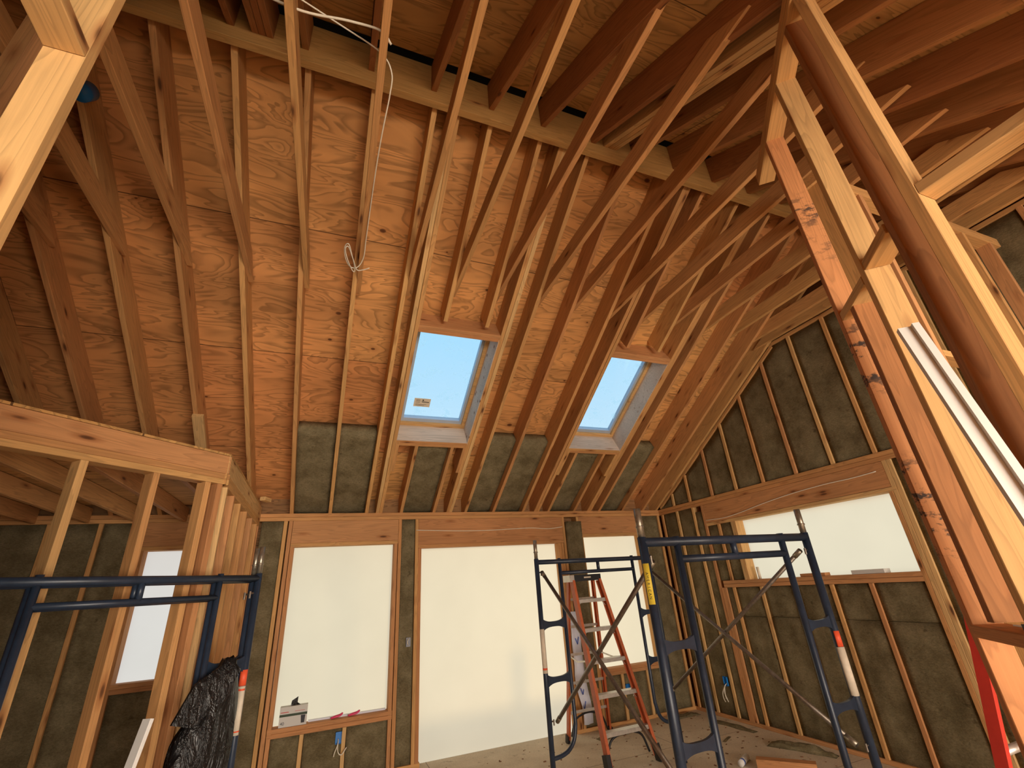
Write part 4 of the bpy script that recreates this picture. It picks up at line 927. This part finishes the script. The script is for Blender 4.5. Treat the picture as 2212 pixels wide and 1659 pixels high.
MB(P0).add([(-0.155, D+0.05, z+0.165), (-0.065, D+0.05, z+0.165), (-0.095, D+0.055, z+0.185), (-0.092, D+0.06, z+0.235), (-0.148, D+0.055, z+0.205), (-0.155, D+0.07, z+0.165), (-0.065, D+0.07, z+0.165), (-0.095, D+0.07, z+0.185), (-0.092, D+0.07, z+0.235), (-0.148, D+0.07, z+0.205)],
           [(0,1,2), (0,2,3,4), (5,6,7), (5,7,8,9), (0,1,6,5), (1,2,7,6), (2,3,8,7), (3,4,9,8), (4,0,5,9)]).build('bag_end', M_BAG, cb)
tag(cb, 'white carton with a black bag sticking out, on the tall left window sill', 'carton')
for x, lab in ((0.285, 'left of the two pink clips on the sill of the tall left window'), (0.450, 'right of the two pink clips on the sill of the tall left window')):
    P = bez([(x-0.05, D+0.03, 0.540), (x-0.02, D+0.022, 0.547), (x+0.03, D+0.022, 0.553), (x+0.055, D+0.03, 0.570), (x+0.03, D+0.05, 0.556), (x-0.02, D+0.05, 0.548), (x-0.05, D+0.03, 0.541)], 5)
    tag(MB((x, D+0.03, 0.531)).tube(P, 0.0085, 8).build('clip', M_PINK, None, True), lab, 'clip', 'pink clips on the window sill')
f1 = MB((0.4, D+0.09, 0.531)); pts = []
tag(f1.box((0.02, D+0.075, 0.531), (0.775, D+0.115, 0.545)).build('plastic_fold', M_WRAP), 'folded edge of plastic lying along the sill of the tall left window', 'plastic edge')
# paper hanging beside the doorway
hw = []
for j in range(13):
    for i in range(4):
        zz = 0.09+j*0.10; x = 3.01+i*0.045 + (0.05 if j < 5 else 0.0)*(1-j/5) ; hw.append((x+0.01*math.sin(j*1.3), D-0.05-0.02*math.sin(i*1.7+j*0.9), zz))
fs = [(j*4+i, j*4+i+1, j*4+i+5, j*4+i+4) for j in range(12) for i in range(3)]
hwo = link_mesh('housewrap_strip', hw, fs, M_WRAP, None, None, True); so_ = hwo.modifiers.new('s', 'SOLIDIFY'); so_.thickness = 0.002
tag(hwo, 'strip of white house wrap with blue print hanging at the right side of the doorway', 'house wrap')
for k, (ch, zz) in enumerate((('V', 0.42), ('W', 0.27), ('v', 0.95))):
    MB((0, 0, 0)).beam((3.06, D-0.055, zz+0.04), (3.085, D-0.055, zz-0.03), (0,1,0), 0.001, 0.012).beam((3.085, D-0.055, zz-0.03), (3.11, D-0.055, zz+0.05), (0,1,0), 0.001, 0.012).build('blue_print', M_BINK, hwo)
wc = []
for q, (x_, y_, z_, mt, lab) in enumerate([(W+0.05, 4.33, 1.526, M_WLAB, 'small upright tube on the gable window sill at its left end')]):
    tag(MB((x_, y_, z_)).tube([(x_, y_, z_), (x_, y_, z_+0.13)], 0.016, 12).build('caulk_tube', mt, None, True), lab, 'tube')
tag(MB((W+0.06, 3.6, 1.526)).box((W+0.02, 3.50, 1.526), (W+0.10, 3.78, 1.556)).build('folded_carton', M_WR), 'flat reddish pack on the gable window sill, left of the other', 'pack')
tag(MB((W+0.06, 3.0, 1.526)).box((W+0.01, 2.92, 1.526), (W+0.10, 3.22, 1.562)).build('folded_carton', M_BOX), 'flat whitish pack on the gable window sill near its right end', 'pack')

# ------------------------------------------------------------------ black plastic bag on the stacked scaffold frames
bgv = []; bgf = []; nu, nv = 22, 26
bc = V((-0.50, 3.47, 0)); rows = []
for j in range(nv+1):
    v = j/nv; z = 1.36-v*1.02
    hw_ = 0.035+0.115*min(1, v*3.2) + 0.03*v; dpth = 0.04+0.045*min(1, v*2.5)
    cxs = bc + V((0.045, 0.035, 0))*(1-min(1, v*3)) + V((-0.02, -0.02, 0))*v
    for i in range(nu):
        a = 2*math.pi*i/nu
        wv = 1+0.22*noise.noise(V((math.cos(a)*2.4, math.sin(a)*2.4, v*3.0)))+0.10*math.sin(a*7+v*3)
        p = cxs + V((0.72, 0.70, 0))*math.cos(a)*hw_*wv + V((0.70, -0.72, 0))*math.sin(a)*dpth*wv
        zz = z + 0.03*noise.noise(V((i*0.4, v*5, 2)))
        bgv.append(V((p.x, p.y, zz)))
for j in range(nv):
    for i in range(nu): bgf.append((j*nu+i, j*nu+(i+1) % nu, (j+1)*nu+(i+1) % nu, (j+1)*nu+i))
bgf.append(tuple(range(nu))); bgf.append(tuple(range(nv*nu, nv*nu+nu)))
lo_ = V((-0.5, 3.47, 0.34)); bag = empty('plastic_bag', lo_)
link_mesh('bag_body', [v-lo_ for v in bgv], bgf, M_BAG, bag, None, True)
fl_ = [(-0.46, 3.50, 1.36), (-0.60, 3.37, 1.26), (-0.66, 3.31, 1.10), (-0.58, 3.36, 1.07), (-0.46, 3.44, 1.16), (-0.40, 3.50, 1.30)]
MB(lo_).add([V(p)+V((0.02, -0.02, 0)) for p in fl_]+[V(p)+V((0.02, -0.02, 0))+V((-0.01, 0.012, 0)) for p in fl_], [tuple(range(6)), tuple(range(6, 12))]+[(i, (i+1) % 6, 6+(i+1) % 6, 6+i) for i in range(6)]).build('folded_flap', M_BAG, bag)
tag(bag, 'crumpled shiny black plastic bag draped on the stacked scaffold frames', 'plastic bag')
wb_ = board('white_board', (-0.86, 2.86, 0.0), (-0.71, 3.13, 1.17), (0.7, -0.7, 0), 0.06, 0.018, M_WHT, 'white board leaning inside the angled closet wall', 'board')

# ------------------------------------------------------------------ on the floor
ct = empty('caulk_bottle', (3.80, 4.15, 0)); a = V((3.72, 4.10, 0.027)); b = V((3.90, 4.20, 0.027)); dd = (b-a).normalized()
MB(ct.location).tube([a, b], 0.026, 16).build('body', M_WHT, ct, True); MB(ct.location).tube([b, b+dd*0.012, b+dd*0.05], 0.020, 12, True, 0.007).build('nozzle', M_WHT, ct, True)
MB(ct.location).tube([a+dd*0.04, a+dd*0.07], 0.0265, 16).build('print_band', M_BINK, ct, True)
tag(ct, 'white bottle lying on the floor beside the near scaffold frame', 'bottle')
board('scrap_board', (3.80, 3.98, 0.045), (4.10, 3.62, 0.045), (1,1,0), 0.089, 0.088, M_WR, 'reddish offcut of lumber on the floor beside the white bottle', 'offcut')
def scrap(cx, cy, L, Wd, H, ang, lab, mat=M_INS):
    vs = []; fs = []; nu, nv = 14, 8
    for j in range(nv+1):
        for i in range(nu+1):
            u, v = i/nu*2-1, j/nv*2-1; h = max(0, 1-u*u)**0.5*max(0, 1-v*v)**0.5
            x = u*L/2; y = v*Wd/2*(0.7+0.3*noise.noise(V((u*2, cx, 0)))); zz = H*h*(0.8+0.6*noise.noise(V((u*3, v*3, cx))))
            vs.append((cx+x*math.cos(ang)-y*math.sin(ang), cy+x*math.sin(ang)+y*math.cos(ang), max(0.0005, zz)))
    for j in range(nv):
        for i in range(nu): q = j*(nu+1)+i; fs.append((q, q+1, q+nu+2, q+nu+1))
    n0 = len(vs); ring = [i for i in range(nu+1)]+[j*(nu+1)+nu for j in range(1, nv+1)]+[nv*(nu+1)+i for i in range(nu-1, -1, -1)]+[j*(nu+1) for j in range(nv-1, 0, -1)]
    fs.append(tuple(ring)); o0 = V((cx, cy, 0))
    return tag(link_mesh('insulation_scrap', [V(v)-o0 for v in vs], fs, mat, None, Matrix.Translation(o0), True), lab, 'insulation scrap', 'scraps of insulation on the floor')
scrap(4.50, 4.10, 0.62, 0.13, 0.07, math.radians(-70), 'long dark scrap of insulation on the floor near the gable wall')
scrap(4.58, 5.05, 0.62, 0.12, 0.03, math.radians(-85), 'flat scrap of insulation along the floor plate of the gable wall')
scrap(4.45, 5.68, 0.40, 0.16, 0.035, 0.0, 'scrap of insulation on the floor in the room corner')
scrap(3.35, 5.55, 0.55, 0.14, 0.03, 0.1, 'scrap of insulation on the floor behind the orange ladder')
scrap(4.20, 4.75, 0.20, 0.05, 0.012, 0.5, 'thin scrap of insulation in the middle of the floor beyond the scaffold')
dbv = MB(); rnd = random.Random(3)
for k in range(260):
    x_, y_ = rnd.uniform(1.3, 4.6), rnd.uniform(3.6, 5.75); s_ = rnd.uniform(0.003, 0.013); a = rnd.uniform(0, 3.14)
    dbv.beam((x_, y_, s_*0.3), (x_+math.cos(a)*s_*2.4, y_+math.sin(a)*s_*2.4, s_*0.3), (0,0,1), s_*0.5, s_)
tag(dbv.build('sawdust_debris', plain('debris', (0.20, 0.09, 0.04), 0.9)), 'small crumbs of wood and debris strewn over the floor', 'debris', None, 'stuff')
